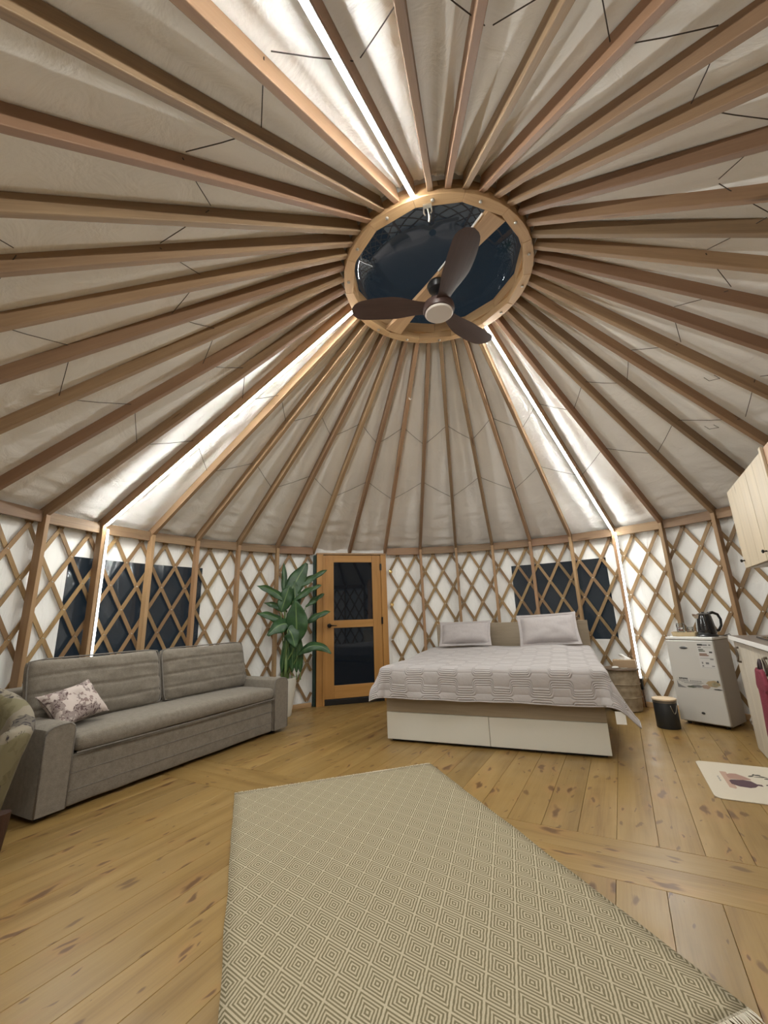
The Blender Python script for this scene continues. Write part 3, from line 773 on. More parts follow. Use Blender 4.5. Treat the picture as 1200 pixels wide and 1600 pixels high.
hp = [quilt_pt(-QL+(BWD+QR_+QL)*i/90, -QF) for i in range(91)] + [quilt_pt(BWD+QR_, -QF+(QB+QF)*i/70) for i in range(1, 71)]
MB().tube([quilt_pt(-QL, QB-(QB+QF)*i/70) for i in range(70)]+hp, .0055, 6).obj('hem', M['cloth_lilac'], QT, smooth=True)
tg = quilt_pt(BWD+.20, -QF+.005); lb = MB().box(-.035, .035, -.001, .001, -.09, 0).obj('care_tag', M['whiteplastic'], QT, mw=Matrix.Translation(tg+Vector((-.02, .01, -.005))), label='white cloth tag sewn to the hem')
# pillows
def flange_pillow(name, label, x, y, z, w, h, t, rx, ry, rz_, seed):
    mt = BEDM @ Matrix.Translation((x, y, z)) @ Matrix.Rotation(math.radians(rz_), 4, 'Z') @ Matrix.Rotation(math.radians(rx), 4, 'X') @ Matrix.Rotation(math.radians(ry), 4, 'Y')
    tt = thing(name, label, 'pillow', group='lilac pillows at the bed head'); tt.matrix_world = mt
    weld(puffy(w-.07, h-.07, t, .05, 20, .015, seed).obj('cover', M['cloth_lilac'], tt))
    b = MB(); n = 44
    per = []
    for s in range(4):
        for i in range(n//4):
            f = 2*i/(n//4)-1; per.append([(f, -1), (1, f), (-f, 1), (-1, -f)][s])
    rings = []
    for k in (.80, .97, 1.0):
        ring = []
        for (a, c) in per:
            cor = abs(a)**6*abs(c)**6
            wave = .008*fbm(a*3+seed, c*3, k*2)
            dent = 1-.035*(1-max(abs(a) if abs(c) > .99 else abs(c), 0)**2)
            ring.append(Vector((a*w/2*k*(dent+.01*cor), wave, c*h/2*k*(dent+.01*cor))))
        rings.append(ring)
    fl = b.loft(rings, cap=False).obj('flange', M['cloth_lilac'], tt, smooth=True); q = fl.modifiers.new('t', 'SOLIDIFY'); q.thickness = .006; q.offset = 0
    return tt
flange_pillow('pillow', 'left lilac-grey pillow propped on the bed headboard', .43, 1.80, .895, .70, .36, .15, -30, -1, 2, 1)
flange_pillow('pillow', 'right lilac-grey pillow on the bed, in front of the dark window', 1.49, 1.80, .925, .72, .43, .16, -27, -2.5, 3, 5)

# bedside cabinet on the left of the bed
NC = thing('bedside_cabinet', 'small white bedside cabinet between the door and the bed', 'cabinet'); NC.matrix_world = frame((-.935, 3.03, 0), bx, by)
MB().box(0, .40, .014, .36, .03, .47).obj('body', M['white'], NC, bevel=.003)
MB().box(-.006, .406, 0, .366, .472, .492).obj('top', M['white'], NC, bevel=.003)
for z0, z1 in ((.04, .245), (.25, .465)):
    d_ = MB().box(.006, .394, 0, .0135, z0, z1).obj('drawer', M['white'], NC, bevel=.002); MB().lathe([(.006, 0), (.006, .012), (.012, .02), (.004, .024)], 12, m=frame((.2, 0, (z0+z1)/2), (1, 0, 0), (0, 0, 1))).obj('knob', M['metal'], d_, smooth='auto')
for x, y in ((.02, .03), (.35, .03), (.02, .31), (.35, .31)): MB().box(x, x+.03, y, y+.03, 0, .03).obj('foot', M['black'], NC)
bk = MB().box(-.09, .09, -.05, .05, 0, .012).obj('tablet', M['black'], None, bevel=.003, mw=NC.matrix_world @ Matrix.Translation((.16, .16, .4925)) @ Matrix.Rotation(.3, 4, 'Z')); tag(bk, 'flat dark device lying on the white bedside cabinet', 'device')

# round basket table right of the bed
def basket_mat():
    m = NT('seagrass'); o = m.obj(); x = m.xyz(o); a = m.math('ARCTAN2', x[1], x[0])
    w = m.math('SINE', m.math('MULTIPLY', a, 90.0)); r = m.math('SINE', m.math('MULTIPLY', x[2], 620.0)); n = m.noise(o, 20, 3)
    m.base(m.ramp(m.math('ADD', m.math('MULTIPLY', n, .8), m.math('MULTIPLY', m.math('MULTIPLY', w, r), .12)), [(.25, (.30, .235, .155)), (.6, (.50, .41, .29))])); m.b.inputs['Roughness'].default_value = .8
    m.bump(m.math('MULTIPLY', w, r), .4, .004); return m.m
BK = thing('basket_table', 'round woven basket with dark wooden lid, used as bedside table right of the bed', 'basket', (1.795, 2.875, 0))
prof = [(.15, .0), (.163, .01)]
for i in range(25):
    z = .012+.43*i/24; prof.append((.165+.012*math.sin(PI*z/.46)+(.005 if i % 8 == 4 else 0), z))
MB().lathe(prof+[(.155, .443)], 48).obj('basket_body', basket_mat(), BK, smooth='auto')
for z in (.155, .295): MB().tube([(.1815*math.cos(2*PI*i/40), .1815*math.sin(2*PI*i/40), z) for i in range(40)], .004, 6, closed=True).obj('band', basket_mat(), BK)
MB().lathe([(.16, .444), (.192, .446), (.196, .455), (.192, .466), (.0, .467)], 48).obj('lid', wood('lid_wood', (.13, .085, .055), (.21, .15, .10), knots=None, rough=.4), BK, smooth='auto')
TB = thing('tissue_box', 'wooden tissue box with a white tissue on the basket table', 'box', (1.855, 2.885, .4675), math.radians(-22))
MB().box(-.12, .12, -.06, .06, 0, .085).obj('box', wood('tissue_box_wood', (.30, .20, .12), (.42, .30, .18), knots=None), TB, bevel=.003)
def tissue():
    m = MB()
    m.grid(lambda u, v: Vector(((u-.5)*.13*(1-.35*v)+.02*math.sin(v*4), .02*math.sin(u*7+v*3)+.02*v, .085+v*.058+.02*math.sin(u*PI)*v-.03*u*v)), 12, 8)
    o = m.obj('tissue', plain('tissue', (.85, .84, .82), .9), TB, smooth=True, fix=False); q = o.modifiers.new('t', 'SOLIDIFY'); q.thickness = .002
tissue()
ms = MB().lathe([(.0, 0), (.030, .002), (.034, .010), (.026, .022), (.0, .027)], 20).obj('air_freshener', M['whiteplastic'], None, smooth=True); ms.scale = (1.15, .85, 1); ms.location = (1.715, 2.785, .4675); tag(ms, 'small round white plastic gadget on the dark basket lid', 'gadget')
ky = MB().tube([(-.03, 0, .004), (0, .012, .004), (.03, 0, .004), (.05, .01, .004)], .004, 6).tube([(.05+.014*math.cos(t), .01+.014*math.sin(t), .004) for t in [2*PI*i/12 for i in range(12)]], .0025, 6, closed=True).obj('key', M['metal'], None); ky.location = (1.775, 2.758, .4675); tag(ky, 'small metal key lying beside the white gadget on the basket lid', 'key')

# ================================================================== PLANT
def leaf_mat():
    m = NT('leaf_green'); o = m.obj(); n = m.noise(o, 14, 3)
    v = m.xyz(m.n('ShaderNodeUVMap').outputs[0]); st = m.math('SINE', m.math('MULTIPLY', m.math('ADD', v[1], m.math('MULTIPLY', m.math('ABSOLUTE', m.math('SUBTRACT', v[0], .5)), .35)), 160.0))
    rib = m.math('LESS_THAN', m.math('ABSOLUTE', m.math('SUBTRACT', v[0], .5)), .035)
    c = m.ramp(n, [(.3, (.012, .042, .014)), (.7, (.030, .085, .024))])
    m.base(m.mix(m.math('MULTIPLY', rib, .6), c, (.16, .24, .08))); m.b.inputs['Roughness'].default_value = .42
    m.bump(m.math('MULTIPLY', st, .5), .12, .003); return m.m
M['leaf'] = leaf_mat(); M['stalk'] = plain('stalk_green', (.13, .19, .06), .5); M['trunk'] = wood('trunk', (.11, .075, .045), (.2, .14, .09), knots=None, axis='z')
PL = Vector((-2.29, 2.47, 0)); Fh = Vector((math.sin(YAW), math.cos(YAW), 0)); Rh = Vector((Fh.y, -Fh.x, 0))
PLT = thing('potted_plant', 'tall leafy artificial plant in a slim white pot between sofa and door', 'plant', PL)
MB().lathe([(.0, .0), (.095, .0), (.105, .02), (.128, .16), (.148, .30), (.165, .45), (.155, .45), (.14, .40), (.0, .395)], 40).obj('pot', M['white'], PLT, smooth='auto')
MB().lathe([(.143, .396), (.10, .412), (0, .418)], 24, cap=False).obj('soil', plain('soil', (.05, .035, .025), .95), PLT)
def LP(px_, z, d=0.0):                                       # local point: right offset, height, depth away from viewer
    return Rh*px_ + Fh*d + Vector((0, 0, z))
stemtop = {}
for i, (x, d, h) in enumerate(((-.03, .02, .78), (.035, -.02, .86), (.0, .05, .70), (.06, .03, .62))):
    MB().tube([LP(x*.6, .40, d*.6), LP(x*.9, .55, d), LP(x, h, d*.8)], [.022, .020, .013], 10).obj('stem', M['trunk'] if i in (2,) else M['stalk'], PLT, smooth=True)
def leaf(base, tip, width, bend=.10, roll=0.0, fold=.25, depth=0.0, start=None):
    b = LP(*base); t = LP(*tip); mid = (b+t)/2 + Vector((0, 0, bend))
    n, mm = 18, 8; pts = bez(b, mid, t, n); vs = []; uvs = []
    nrm0 = (-Fh*math.cos(roll) + Vector((0, 0, 1))*math.sin(roll))
    for i in range(n+1):
        s = i/n; tg_ = (pts[min(i+1, n)]-pts[max(i-1, 0)]).normalized(); sd = tg_.cross(nrm0).normalized(); nr = sd.cross(tg_).normalized()
        w = width*.5*(math.sin(PI*min(1, s*.94+.03))**.75)*(1-.35*s)*1.25
        for j in range(mm+1):
            c = 2*j/mm-1
            wav = .010*math.sin(s*13+c*2+tip[0]*9)*abs(c)
            vs.append(pts[i]+sd*w*c - nr*(fold*w*(abs(c)**1.3)) + nr*wav); uvs.append((j/mm, s))
    fs = [(i*(mm+1)+j, i*(mm+1)+j+1, (i+1)*(mm+1)+j+1, (i+1)*(mm+1)+j) for i in range(n) for j in range(mm)]
    m = MB().add(vs, fs); me = m.mesh('leaf', M['leaf'], smooth=True, fix=False)
    uv = me.uv_layers.new(name='UVMap')
    for l in me.loops: uv.data[l.index].uv = uvs[l.vertex_index]
    o = link('leaf', me, PLT); q = o.modifiers.new('t', 'SOLIDIFY'); q.thickness = .003
    rt = LP(0.01 if start is None else start[0], .60 if start is None else start[1], 0)
    MB().tube(bez(rt, rt*.35+b*.65+Vector((0, 0, -.03)), b, 6), [.010, .009, .008, .007, .006, .005, .005], 7).obj('leaf_stalk', M['stalk'], o, smooth=True)
k_ = .0092                                                   # metres per photo pixel at the plant
def lf(bx_, by_, tx, ty, w, bend, roll, fold, bd=0, td=0, st=None):
    X = lambda p: (p-437)*k_; Z = lambda y: .424+(1061-y)*k_*1.02
    leaf((X(bx_), Z(by_), bd), (X(tx), Z(ty), td), w*k_, bend, roll, fold, start=st)
lf(437, 957, 466, 904, 26, .02, .25, .12, 0, .05)
lf(433, 950, 430, 902, 9, .0, .2, .5, .08, .12)
lf(449, 940, 496, 915, 13, .05, .7, .35, .03, .06)
lf(437, 957, 397, 935, 13, .09, .75, .35, -.03, -.06)
lf(449, 958, 490, 938, 13, .08, .75, .35, -.04, -.10)
lf(466, 966, 492, 949, 10, .05, .7, .35, .02, .05)
lf(438, 972, 402, 958, 10, .06, .7, .35, .06, .12)
lf(440, 990, 398, 973, 13, .09, .7, .35, -.02, -.05)
lf(464, 990, 502, 974, 12, .08, .75, .35, .0, -.02)
lf(457, 1012, 455, 958, 30, .0, -.05, .12, -.10, -.14)
lf(448, 990, 418, 1003, 22, .13, .5, .25, -.08, -.16)
lf(444, 996, 456, 1020, 22, .12, .1, .25, -.12, -.16)
lf(457, 1030, 504, 1029, 14, .22, .6, .3, -.04, -.10, (.06, .50))
lf(432, 972, 444, 936, 20, .01, .1, .2, -.04, -.05)
lf(452, 968, 449, 930, 18, .0, .1, .2, -.02, .02)
for (x0, x1, d) in ((434, 441, -.03), (441, 446, -.05), (449, 450, -.06), (455, 455, -.04), (460, 458, -.02)):
    lf(x0, 1052, x1, 1000, 9, .0, .0, .45, d*.6, d, ((x0-437)*k_, .42))

# ================================================================== FRIDGE, TRAY, KETTLE, BIN
fu = Vector((math.cos(math.radians(-46)), math.sin(math.radians(-46)), 0)); fv = Vector((-fu.y, fu.x, 0)); FW, FD, FH = .42, .41, .84
FM = frame(Vector((2.385, 1.965, 0))-fu*FW, fu, fv)
FRG = thing('mini_fridge', 'small white fridge with stickers, next to the kitchen unit', 'fridge'); FRG.matrix_world = FM
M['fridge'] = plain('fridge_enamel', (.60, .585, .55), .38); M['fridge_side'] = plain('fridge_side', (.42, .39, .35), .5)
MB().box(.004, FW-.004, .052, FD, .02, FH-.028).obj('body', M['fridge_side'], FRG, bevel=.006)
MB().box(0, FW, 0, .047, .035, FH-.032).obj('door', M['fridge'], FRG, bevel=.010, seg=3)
MB().box(0, FW, .004, FD, FH-.027, FH).obj('top_panel', M['whiteplastic'], FRG, bevel=.007, seg=3)
for x in (.03, FW-.07):
    for y in (.07, FD-.08): MB().lathe([(.018, 0), (.018, .02)], 10, (x+.02, y, 0)).obj('foot', M['black'], FRG)
def flat(name, x0, x1, z0, z1, mat, parent, y=-.0008, th=.0006, sk=0.0):
    return MB().box(x0, x1, y-th, y, z0, z1).obj(name, mat, parent)
inkd = plain('ink_dark', (.03, .03, .032), .5); inkg = plain('ink_grey', (.20, .20, .20), .5); inkr = plain('ink_rust', (.20, .10, .06), .5); inko = plain('ink_ochre', (.42, .32, .18), .5); inkt = plain('ink_olive', (.10, .11, .08), .5)
paper = plain('sticker_paper', (.63, .62, .60), .4)
bd = MB().lathe([(.036, 0), (.036, .003), (.028, .005), (0, .005)], 28, m=frame((.155, -.0003, .735), (1, 0, 0), (0, 0, 1)) @ Matrix.Diagonal((1, .36, 1, 1))).obj('badge', plain('badge_grey', (.17, .17, .17), .35, .6), FRG, smooth='auto', label='oval metal badge')
MB().box(-.022, .022, -.0005, 0, -.0035, .0035).obj('badge_inset', inkd, bd, mw=Matrix.Translation((.155, -.0055, .735)))
en = flat('energy_label', .275, .405, .545, .785, paper, FRG, label if False else -.0006); en['label'] = 'energy rating sticker'
for x0, x1, z0, z1, mt_ in ((.282, .325, .760, .776, inkd), (.325, .366, .760, .773, inkg), (.378, .396, .760, .774, inkg), (.284, .312, .741, .748, inkd), (.33, .396, .742, .745, inkg), (.372, .398, .692, .706, inkd),
                           (.285, .398, .640, .643, inkg), (.368, .396, .628, .638, inkg), (.292, .304, .588, .606, inkg), (.325, .352, .586, .604, inkg), (.292, .306, .562, .575, inkg), (.372, .396, .565, .574, inkg), (.285, .398, .552, .554, inkg)):
    flat('print', x0, x1, z0, z1, mt_, en, -.0013, .0004)
for (z, w, mt_) in ((.723, .038, inkt), (.709, .050, inkt), (.681, .062, inkr), (.668, .074, inkr)):
    MB().prism([(.286, z-.005), (.286+w, z-.005), (.292+w, z), (.286+w, z+.005), (.286, z+.005)], 0, .0004, frame((0, -.0013, 0), (1, 0, 0), (0, 0, 1))).obj('rating_arrow', mt_, en)
bn = flat('banner_sticker', .035, .412, .345, .445, plain('banner_paper', (.56, .55, .52), .4), FRG, -.0006); bn['label'] = 'wide printed sticker across the door'
MB().prism([(.037, .42), (.046, .385), (.075, .365), (.11, .352), (.11, .348), (.037, .348)], 0, .0004, frame((0, -.0013, 0), (1, 0, 0), (0, 0, 1))).obj('print', inkg, bn)
for i, (x0, x1) in enumerate(((.062, .075), (.078, .092), (.095, .106), (.109, .122), (.125, .136))): flat('letter', x0, x1, .428+.002*(i % 2), .443, inkd, bn, -.0013, .0004)
xx = .055
for w in (.010, .012, .009, .013, .010, .011, 0, .012, .010, .011, .009, .012, .010, .012): 
    if w: flat('letter', xx, xx+w*.78, .412, .423, inkg, bn, -.0013, .0004)
    xx += w+.004 if w else .012
for z, x0, x1 in ((.402, .075, .27), (.392, .10, .25)): flat('print', x0, x1, z, z+.004, inkg, bn, -.0013, .0004)
for (cx, cz, rx, rz_, mt_) in ((.35, .405, .055, .030, inko), (.365, .40, .03, .022, plain('ink_pale', (.5, .47, .33), .5)), (.285, .372, .035, .018, plain('ink_pink', (.38, .27, .21), .5)), (.21, .372, .05, .012, inkg), (.16, .362, .04, .009, inkt), (.38, .356, .035, .006, inkd), (.392, .428, .008, .012, inkd)):
    MB().prism([(cx+rx*math.cos(2*PI*i/18)*(1+.12*math.sin(i*2.3)), cz+rz_*math.sin(2*PI*i/18)*(1+.12*math.cos(i*1.7))) for i in range(18)], 0, .0005, frame((0, -.0014, 0), (1, 0, 0), (0, 0, 1))).obj('picture', mt_, bn)
MB().lathe([(.014, 0), (.012, .004), (0, .005)], 14, m=frame((.215, -.0003, .125), (1, 0, 0), (0, 0, 1)) @ Matrix.Diagonal((1.2, .8, 1, 1))).obj('key_lock', inkd, FRG)
CB = MB().tube([(FW+.035, FD-.03, .02), (FW+.05, FD-.07, .05), (FW+.065, FD-.02, .085), (FW+.04, FD+.02, .07), (FW+.03, FD-.02, .04), (FW+.06, FD-.06, .008), (FW+.07, FD, .006)], .005, 8).obj('power_cable', M['whiteplastic'], None, smooth=True, mw=FM); tag(CB, 'loop of white cable on the floor behind the fridge', 'cable')
def on_fridge(x, y, rz_=0): return FM @ Matrix.Translation((x, y, FH)) @ Matrix.Rotation(rz_, 4, 'Z')
bamboo = wood('bamboo', (.44, .33, .18), (.60, .47, .28), knots=None, rough=.45, var=.1)
TR = thing('serving_tray', 'small bamboo tray with cut corners on the left of the fridge top', 'tray'); TR.matrix_world = on_fridge(.122, .20, math.radians(20)) @ Matrix.Diagonal((.82, .78, 1.25, 1))
def octo(w, d, c): return [(-w+c, -d), (w-c, -d), (w, -d+c), (w, d-c), (w-c, d), (-w+c, d), (-w, d-c), (-w, -d+c)]
MB().prism(octo(.135, .125, .04), .0, .010).obj('tray_base', bamboo, TR, bevel=.002)
po = octo(.15, .14, .045); pi_ = octo(.138, .128, .042)
rim = MB(); 
rim.loft([[Vector((x*.93, y*.93, .002)) for x, y in po], [Vector((x, y, .034)) for x, y in po], [Vector((x, y, .034)) for x, y in pi_], [Vector((x*.93, y*.93, .012)) for x, y in pi_]], cap=False).obj('tray_rim', bamboo, TR)
def tumbler(loc, label, r, h, red):
    t = thing('glass_jar', label, 'glass', group='glasses on the tray'); t.matrix_world = loc
    MB().lathe([(.0, .002), (r*.86, .0), (r*.9, .004), (r, h), (r-.003, h), (r*.86, .008), (0, .008)], 24, cap=False).obj('glass', M['glass'], t, smooth='auto')
    rr = random.Random(int(red*10))
    for i in range(7 if red > .5 else 5):
        a = rr.uniform(0, 6.28); q = rr.uniform(0, r*.45); zz = .010+.0
        mt = Matrix.Translation((q*math.cos(a), q*math.sin(a), .012+i*h*.085)) @ Matrix.Rotation(a, 4, 'Z') @ Matrix.Rotation(rr.uniform(-.7, .7), 4, 'Y')
        MB().box(-.014, .014, -.018, .018, 0, .006).obj('sachet', redm if (i % 3 < red*2) else paper, t, bevel=.002, mw=mt)
redm = plain('sachet_red', (.32, .03, .05), .4)
tumbler(TR.matrix_world @ Matrix.Diagonal((1/.82, 1/.78, .8, 1)) @ Matrix.Translation((-.035, .015, .0085)), 'taller glass of red sachets on the fridge-top tray', .040, .125, .9)
tumbler(TR.matrix_world @ Matrix.Diagonal((1/.82, 1/.78, .8, 1)) @ Matrix.Translation((.050, -.02, .0085)), 'lower glass of white sachets on the tray, next to the kettle', .034, .085, .2)
KT = thing('electric_kettle', 'black electric kettle with loop handle on the right of the fridge top', 'kettle'); KT.matrix_world = on_fridge(.330, .165, math.radians(50))
MB().lathe([(.0, 0), (.092, 0), (.095, .008), (.085, .020), (.0, .022)], 32).obj('power_base', M['black'], KT, smooth='auto')
gk = plain('kettle_black', (.012, .013, .015), .12, coat=.6)
kb = MB().lathe([(.0, .024), (.080, .024), (.086, .034), (.084, .08), (.074, .15), (.066, .205), (.058, .222), (.034, .233), (.0, .236)], 36).obj('kettle_body', gk, KT, smooth='auto')
MB().box(-.012, .012, -.008, .008, .234, .243).obj('lid_button', M['black'], KT, bevel=.003)
MB().tube([(.050, 0, .226), (.095, 0, .235), (.138, 0, .215), (.158, 0, .165), (.152, 0, .105), (.122, 0, .060), (.084, 0, .050)], [.016, .015, .013, .012, .012, .013, .014], 10).obj('handle', M['black'], KT, smooth=True)
MB().loft([[Vector((-.058, y, z)) for y, z in ((-.024, .165), (.024, .165), (.028, .218), (-.028, .218))], [Vector((-.100, y, z)) for y, z in ((-.006, .205), (.006, .205), (.010, .226), (-.010, .226))]]).obj('spout', plain('chrome', (.8, .8, .8), .12, 1.0), KT)
MB().tube([(-.0835, 0, .05), (-.0775, 0, .14), (-.068, 0, .20)], .006, 8).obj('water_gauge', plain('gauge', (.6, .62, .62), .1), KT)
MB().tube([(.07, -.05, .012), (.13, -.07, .006), (.19, -.05, .008), (.20, -.02, .02), (.15, -.01, .006), (.10, -.03, .008)], .0035, 6).obj('cord', M['black'], KT)
BN = thing('pedal_bin', 'dark grey round waste bin with wooden lid on the floor before the fridge', 'bin', (1.905, 2.095, 0), math.radians(-70))
MB().lathe([(.0, 0), (.098, 0), (.101, .006), (.101, .236), (.098, .242), (.0, .242)], 40).obj('bin_body', plain('bin_dark', (.022, .024, .027), .45), BN, smooth='auto')
MB().lathe([(.1035, .232), (.1035, .252), (.100, .254), (.0, .254)], 40).obj('rim', plain('bin_rim', (.24, .22, .19), .35, .7), BN, smooth='auto')
MB().lathe([(.106, .2545), (.107, .262), (.104, .268), (.0, .270)], 40).obj('lid', wood('bin_lid', (.52, .39, .25), (.66, .52, .36), knots=None), BN, smooth='auto')
MB().tube([(.1045, -.035+.07*i/12, .215-.075*math.sin(PI*i/12)) if True else 0 for i in range(13)], .0028, 6).obj('handle', M['metal'], BN, smooth=True)

# ================================================================== KITCHEN
kd = Vector((-.34, -.94, 0)).normalized(); kn = Vector((-kd.y, kd.x, 0))     # along the front / to the back
KM = frame(Vector((2.262, 1.40, 0)), kd, kn)
if KM.to_3x3().col[2].z < 0: KM = frame(Vector((2.262, 1.40, 0)), kd, -kn)
def kitchen():
    pass
pale = wood('pale_board', (.46, .40, .31), (.66, .60, .50), knots=(1.5, 9, .05), knot=(.20, .14, .09), rough=.45, var=.12, axis='z')
paleu = wood('pale_board_upper', (.46, .37, .25), (.62, .51, .36), knots=(1.8, 10, .05), knot=(.16, .10, .05), rough=.5, var=.10, axis='z')
KU = thing('kitchen_base_unit', 'pale wood kitchen base unit with oval handle, right of the fridge', 'cabinet'); KU.matrix_world = KM
KLEN = 2.0
MB().box(.008, KLEN, .03, .57, .06, .855).obj('carcass', paleu, KU, bevel=.002)
MB().box(.008, KLEN, .08, .57, 0, .058).obj('plinth', M['darkwood'], KU)
for x0, x1, hx_ in ((0.0, .66, .15), (.66, 1.08, 1.02), (1.08, 1.54, 1.48), (1.54, 2.0, 1.6)):
    dr = MB().box(x0+.002, x1-.003, .010, .028, .012, .845).obj('door', paleu, KU, bevel=.002)
    npl = 3 if x1-x0 > .6 else 2; wpl = (x1-x0-.006)/npl
    for i in range(npl):
        MB().box(x0+.003+i*wpl, x0+.003+(i+1)*wpl-.0012, 0, .0098, .014, .843).obj('door_plank', pale, dr, bevel=.003)
    ov = MB().tube([(hx_+.026*math.cos(t), -.016-.006*math.sin(t)**2, .745+.052*math.sin(t)) for t in [2*PI*i/24 for i in range(24)]], .0065, 8, closed=True)
    for zz in (.69, .80): ov.tube([(hx_, 0, zz), (hx_, -.018, zz)], .009, 8)
    ov.obj('handle', M['iron'], dr, smooth=True)
WT = thing('worktop', 'dark kitchen worktop with a white front edge, over the pale base unit', 'worktop'); WT.matrix_world = KM
MB().box(-.012, KLEN, -.020, .60, .857, .889).obj('slab', plain('worktop_dark', (.16, .125, .10), .35), WT, bevel=.002)
MB().box(-.014, KLEN, -.026, -.0205, .857, .890).obj('edge_strip', M['whiteplastic'], WT, bevel=.001)
HB = thing('cooktop', 'flat black cooktop set on the kitchen worktop at the right edge', 'cooktop'); HB.matrix_world = KM
MB().box(.42, .95, .08, .52, .8905, .902).obj('plate', plain('black_glass', (.01, .01, .012), .08), HB, bevel=.004)
for x, y in ((.55, .19), (.55, .41), (.81, .19), (.81, .41)): MB().lathe([(.07, .9025), (.07, .906), (.0, .906)], 24, (x, y, 0)).obj('hotplate', M['black'], HB)
# wall cabinet
UP = thing('wall_cabinet', 'pale wood wall cabinet with small dark knobs, at the right edge above the worktop', 'cabinet'); UP.matrix_world = KM @ Matrix.Translation((0, .20, 0))
UZ0, UZ1 = 1.455, 2.135
MB().box(0, 1.14, .020, .34, UZ0, UZ1).obj('carcass', paleu, UP, bevel=.002)
MB().box(.02, 1.05, .03, .33, UZ0-.012, UZ0-.001).obj('bottom_rail', M['whiteplastic'], UP)
for x0, x1 in ((0, .70), (.703, 1.14)):
    dr = MB().box(x0+.002, x1-.001, .008, .0195, UZ0-.008, UZ1).obj('door', paleu, UP, bevel=.002)
    cuts = [0, .22, .48, .698] if x0 == 0 else [.705, .92, 1.139]
    for c0, c1 in zip(cuts, cuts[1:]):
        MB().box(c0+.002, c1-.0008, 0, .0078, UZ0-.008, UZ1).obj('door_plank', paleu, dr, bevel=.002)
    MB().lathe([(.006, 0), (.005, .014), (.013, .02), (.014, .028), (.004, .033)], 14, m=frame((x0+.05, 0, UZ0+.055), (1, 0, 0), (0, 0, 1))).obj('knob', M['blackmetal'], dr, smooth='auto')
BX2 = thing('tall_cupboard', 'reddish wood cupboard side beyond the pale wall cabinet, cut by the right edge', 'cupboard'); BX2.matrix_world = KM @ Matrix.Translation((1.17, .20, 0))
MB().box(.0, .80, .012, .38, .895, 2.15).obj('carcass', wood('red_board', (.42, .25, .15), (.55, .34, .21), knots=None, axis='z'), BX2, bevel=.003)
MB().box(-.014, .030, -.004, .0115, .895, 2.16).obj('edge_board', paleu, BX2, bevel=.002)
# dress-shaped towel hanging on the second door's handle
TW = thing('hanging_towel', 'dark pink dress-shaped towel hanging on the front of the kitchen unit', 'towel'); TW.matrix_world = KM @ Matrix.Translation((1.02, -.012, .03))
def towel():
    m = NT('towel_pink'); n = m.noise(m.obj(), 260, 3); m.base(m.ramp(n, [(.3, (.15, .020, .036)), (.7, (.24, .040, .062))])); m.b.inputs['Roughness'].default_value = .95; m.bump(n, .4, .004)
    half = [(.045, .70), (.075, .690), (.115, .640), (.150, .600), (.125, .575), (.095, .60), (.085, .54), (.092, .46), (.12, .36), (.135, .30), (.128, .275)]
    b = MB(); ny = 14
    rows = [(z, w) for z, w in ((.70, .05), (.685, .085), (.655, .105), (.625, .128), (.598, .150), (.580, .130), (.570, .098), (.54, .086), (.46, .092), (.36, .122), (.30, .136), (.275, .128), (.262, .10))]
    vs = []
    for z, w in rows:
        for j in range(ny+1):
            c = 2*j/ny-1; fold = .012*math.sin(c*9)*(1-(z-.26)/.5)+.006*math.sin(c*17)
            vs.append(Vector((c*w, -.034-fold-.012*(1-c*c), z)))
    b.add(vs, [(i*(ny+1)+j, i*(ny+1)+j+1, (i+1)*(ny+1)+j+1, (i+1)*(ny+1)+j) for i in range(len(rows)-1) for j in range(ny)])
    o = b.obj('towel', m.m, TW, smooth=True, fix=False); q = o.modifiers.new('t', 'SOLIDIFY'); q.thickness = .012
    MB().tube([(-.03, -.035, .695), (-.022, -.032, .735), (0, -.030, .757), (.022, -.032, .735), (.03, -.035, .695)], .009, 8).obj('hanging_loop', plain('loop_dark', (.05, .03, .035), .8), TW, smooth=True)
    sk = MB()
    sk.grid(lambda u, v: Vector(((2*u-1)*(.075+.055*v), -.030-.010*math.sin(u*22)*v, .42-.33*v)), 20, 6)
    o = sk.obj('skirt', m.m, TW, smooth=True, fix=False); q = o.modifiers.new('t', 'SOLIDIFY'); q.thickness = .008
towel()

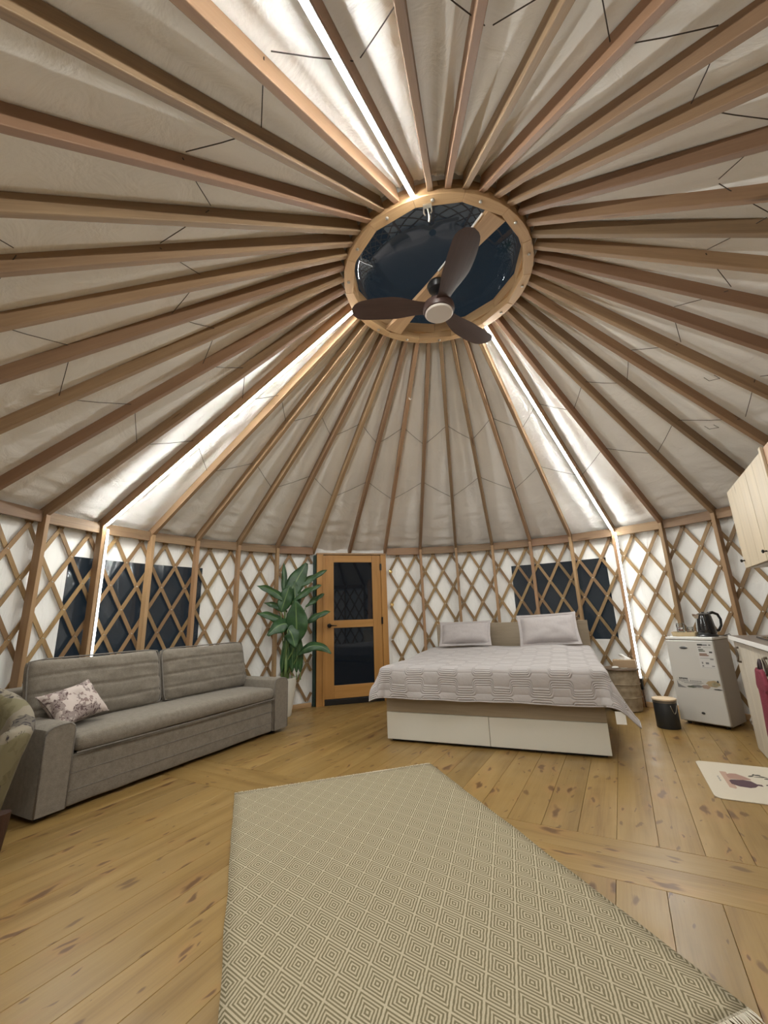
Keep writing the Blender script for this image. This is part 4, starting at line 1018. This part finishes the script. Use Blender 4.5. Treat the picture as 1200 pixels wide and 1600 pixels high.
# ================================================================== RUG AND MAT
RO = Vector((-.348, .885, 0)); RLd = Vector((.47342, -.88084, 0)); RWd = Vector((-.88084, -.47342, 0)); RWID, RLEN = 1.465, 2.275
RUG = thing('rug', 'large cream and taupe diamond-pattern rug with fringed ends', 'rug'); RUG.matrix_world = frame(RO, RLd, -RWd) @ Matrix.Identity(4)
def rug_mat():
    m = NT('rug_weave'); o = m.obj(); x, y, _ = m.xyz(o)
    n = m.noise(o, 60, 2); jit = m.math('MULTIPLY', m.math('SUBTRACT', n, .5), .03)
    l = m.math('ADD', m.math('DIVIDE', m.math('SUBTRACT', x, 1.388), .1695), jit); w = m.math('ADD', m.math('DIVIDE', m.math('ADD', y, 1.390), .1150), jit)
    def cell(v): return m.math('ABSOLUTE', m.math('SUBTRACT', v, m.math('ROUND', v)))
    d = m.math('MULTIPLY', m.math('MAXIMUM', cell(m.math('ADD', l, w)), cell(m.math('SUBTRACT', l, w))), 2.0)
    s = m.math('COSINE', m.math('MULTIPLY', m.math('SUBTRACT', d, .15), 2*PI/.237))
    dark = m.rng(s, -.25, .20, 0, 1)
    dark = m.math('MULTIPLY', dark, m.math('LESS_THAN', d, .955))
    yarn = m.noise(m.vmath('MULTIPLY', o, (180, 420, 1)), 1.0, 2)
    c = m.mix(dark, (.455, .395, .28), (.175, .146, .086)); c = m.n('ShaderNodeHueSaturation', Color=c, Value=m.rng(yarn, .3, .7, .88, 1.12)).outputs[0]
    m.base(c); m.b.inputs['Roughness'].default_value = .95; m.b.inputs['Specular IOR Level'].default_value = .15
    m.bump(m.math('ADD', m.math('MULTIPLY', yarn, .6), m.math('MULTIPLY', dark, .25)), .5, .003); return m.m
M['rugm'] = rug_mat()
def rug_body():
    b = MB()
    def top(u, v): 
        x, y = RLEN*u, -RWID*v; e = .003*fbm(x*3, y*3, 2); 
        yy = y + .006*fbm(x*4, 0, 5)*(1 if v in (0, 1) else 0)
        return Vector((x, yy, .007+max(0, e)))
    n, k = 40, 26; b.grid(top, n, k)
    edge = [top(i/n, 0) for i in range(n+1)] + [top(1, j/k) for j in range(1, k+1)] + [top(1-i/n, 1) for i in range(1, n+1)] + [top(0, 1-j/k) for j in range(1, k)]
    m2 = len(edge); b.add(edge+[Vector((p.x, p.y, .0006)) for p in edge], [(i, (i+1) % m2, m2+(i+1) % m2, m2+i) for i in range(m2)])
    return weld(b.obj('weave', M['rugm'], RUG))
rug_body()
fr = plain('fringe_cotton', (.66, .60, .49), .95); rr = random.Random(3)
for xe, sg in ((0, -1), (RLEN, 1)):
    m = MB()
    for i in range(290):
        y = -RWID*(i+.5)/290; L = (.018 if sg < 0 else .035)*rr.uniform(.7, 1.35); dyy = rr.uniform(-.008, .008)
        m.tube([(xe-sg*.006, y, .006), (xe+sg*L*.5, y+dyy*.5, .0055), (xe+sg*L, y+dyy, .003)], .0019, 4)
    o = m.obj('fringe', fr, RUG, fix=False); o['kind'] = 'stuff'
MTD = Vector((.97, -.30, 0)).normalized()
MAT = thing('kitchen_mat', 'cream kitchen mat printed with two vases, on the floor before the base unit', 'mat'); MAT.matrix_world = frame((1.652, 1.098, 0), (.3067, -.0) and (.953, -.303, 0), (.303, .953, 0))
def rounded(w, h, r, n=6):
    p = []
    for cx, cy, a in ((w-r, -r, 0), (r, -r, 90), (r, -h+r, 180), (w-r, -h+r, 270)):
        for i in range(n+1): t = math.radians(a+90*i/n); p.append((cx+r*math.cos(t), cy+r*math.sin(t)))
    return p
MB().prism(rounded(.455, .73, .045), .0006, .006).obj('mat_body', plain('mat_cream', (.56, .50, .40), .9), MAT, bevel=.001, seg=1)
def printed(poly, mat, z=.0066): MB().prism(poly, z-.0005, z).obj('print', mat, MAT)
mp, mb_, ml = plain('print_terracotta', (.33, .20, .155), .9), plain('print_plum', (.085, .045, .055), .9), plain('print_black', (.02, .018, .015), .9)
printed([(.112, -.205), (.150, -.205), (.150, -.515), (.140, -.530), (.112, -.515)], plain('print_blush', (.42, .28, .21), .9), .0064)
printed([(.140, -.262), (.165, -.232), (.200, -.225), (.232, -.262), (.262, -.310), (.262, -.328), (.225, -.342), (.150, -.345), (.140, -.315)], mp, .0067)
printed([(.134, -.385), (.150, -.360), (.215, -.345), (.255, -.352), (.276, -.400), (.300, -.402), (.302, -.432), (.276, -.425), (.255, -.465), (.225, -.485), (.168, -.478), (.136, -.445)], mb_, .0070)
for cx, cy, a, l, w in ((.279, -.246, .6, .020, .009), (.299, -.212, 1.1, .015, .006), (.321, -.212, .2, .020, .010), (.322, -.252, .1, .030, .004), (.345, -.236, -.3, .022, .005), (.335, -.395, .5, .016, .007), (.372, -.41, -.2, .018, .008), (.36, -.27, .4, .02, .008)):
    printed([(cx+l*math.cos(t)*math.cos(a)-w*math.sin(t)*math.sin(a), cy+l*math.cos(t)*math.sin(a)+w*math.sin(t)*math.cos(a)) for t in [2*PI*i/12 for i in range(12)]], ml, .0072)
for i in range(6): printed([(.080, -.312-i*.018), (.091-.004*(i % 2), -.312-i*.018), (.091-.004*(i % 2), -.322-i*.018), (.080, -.322-i*.018)], inkg, .0066)
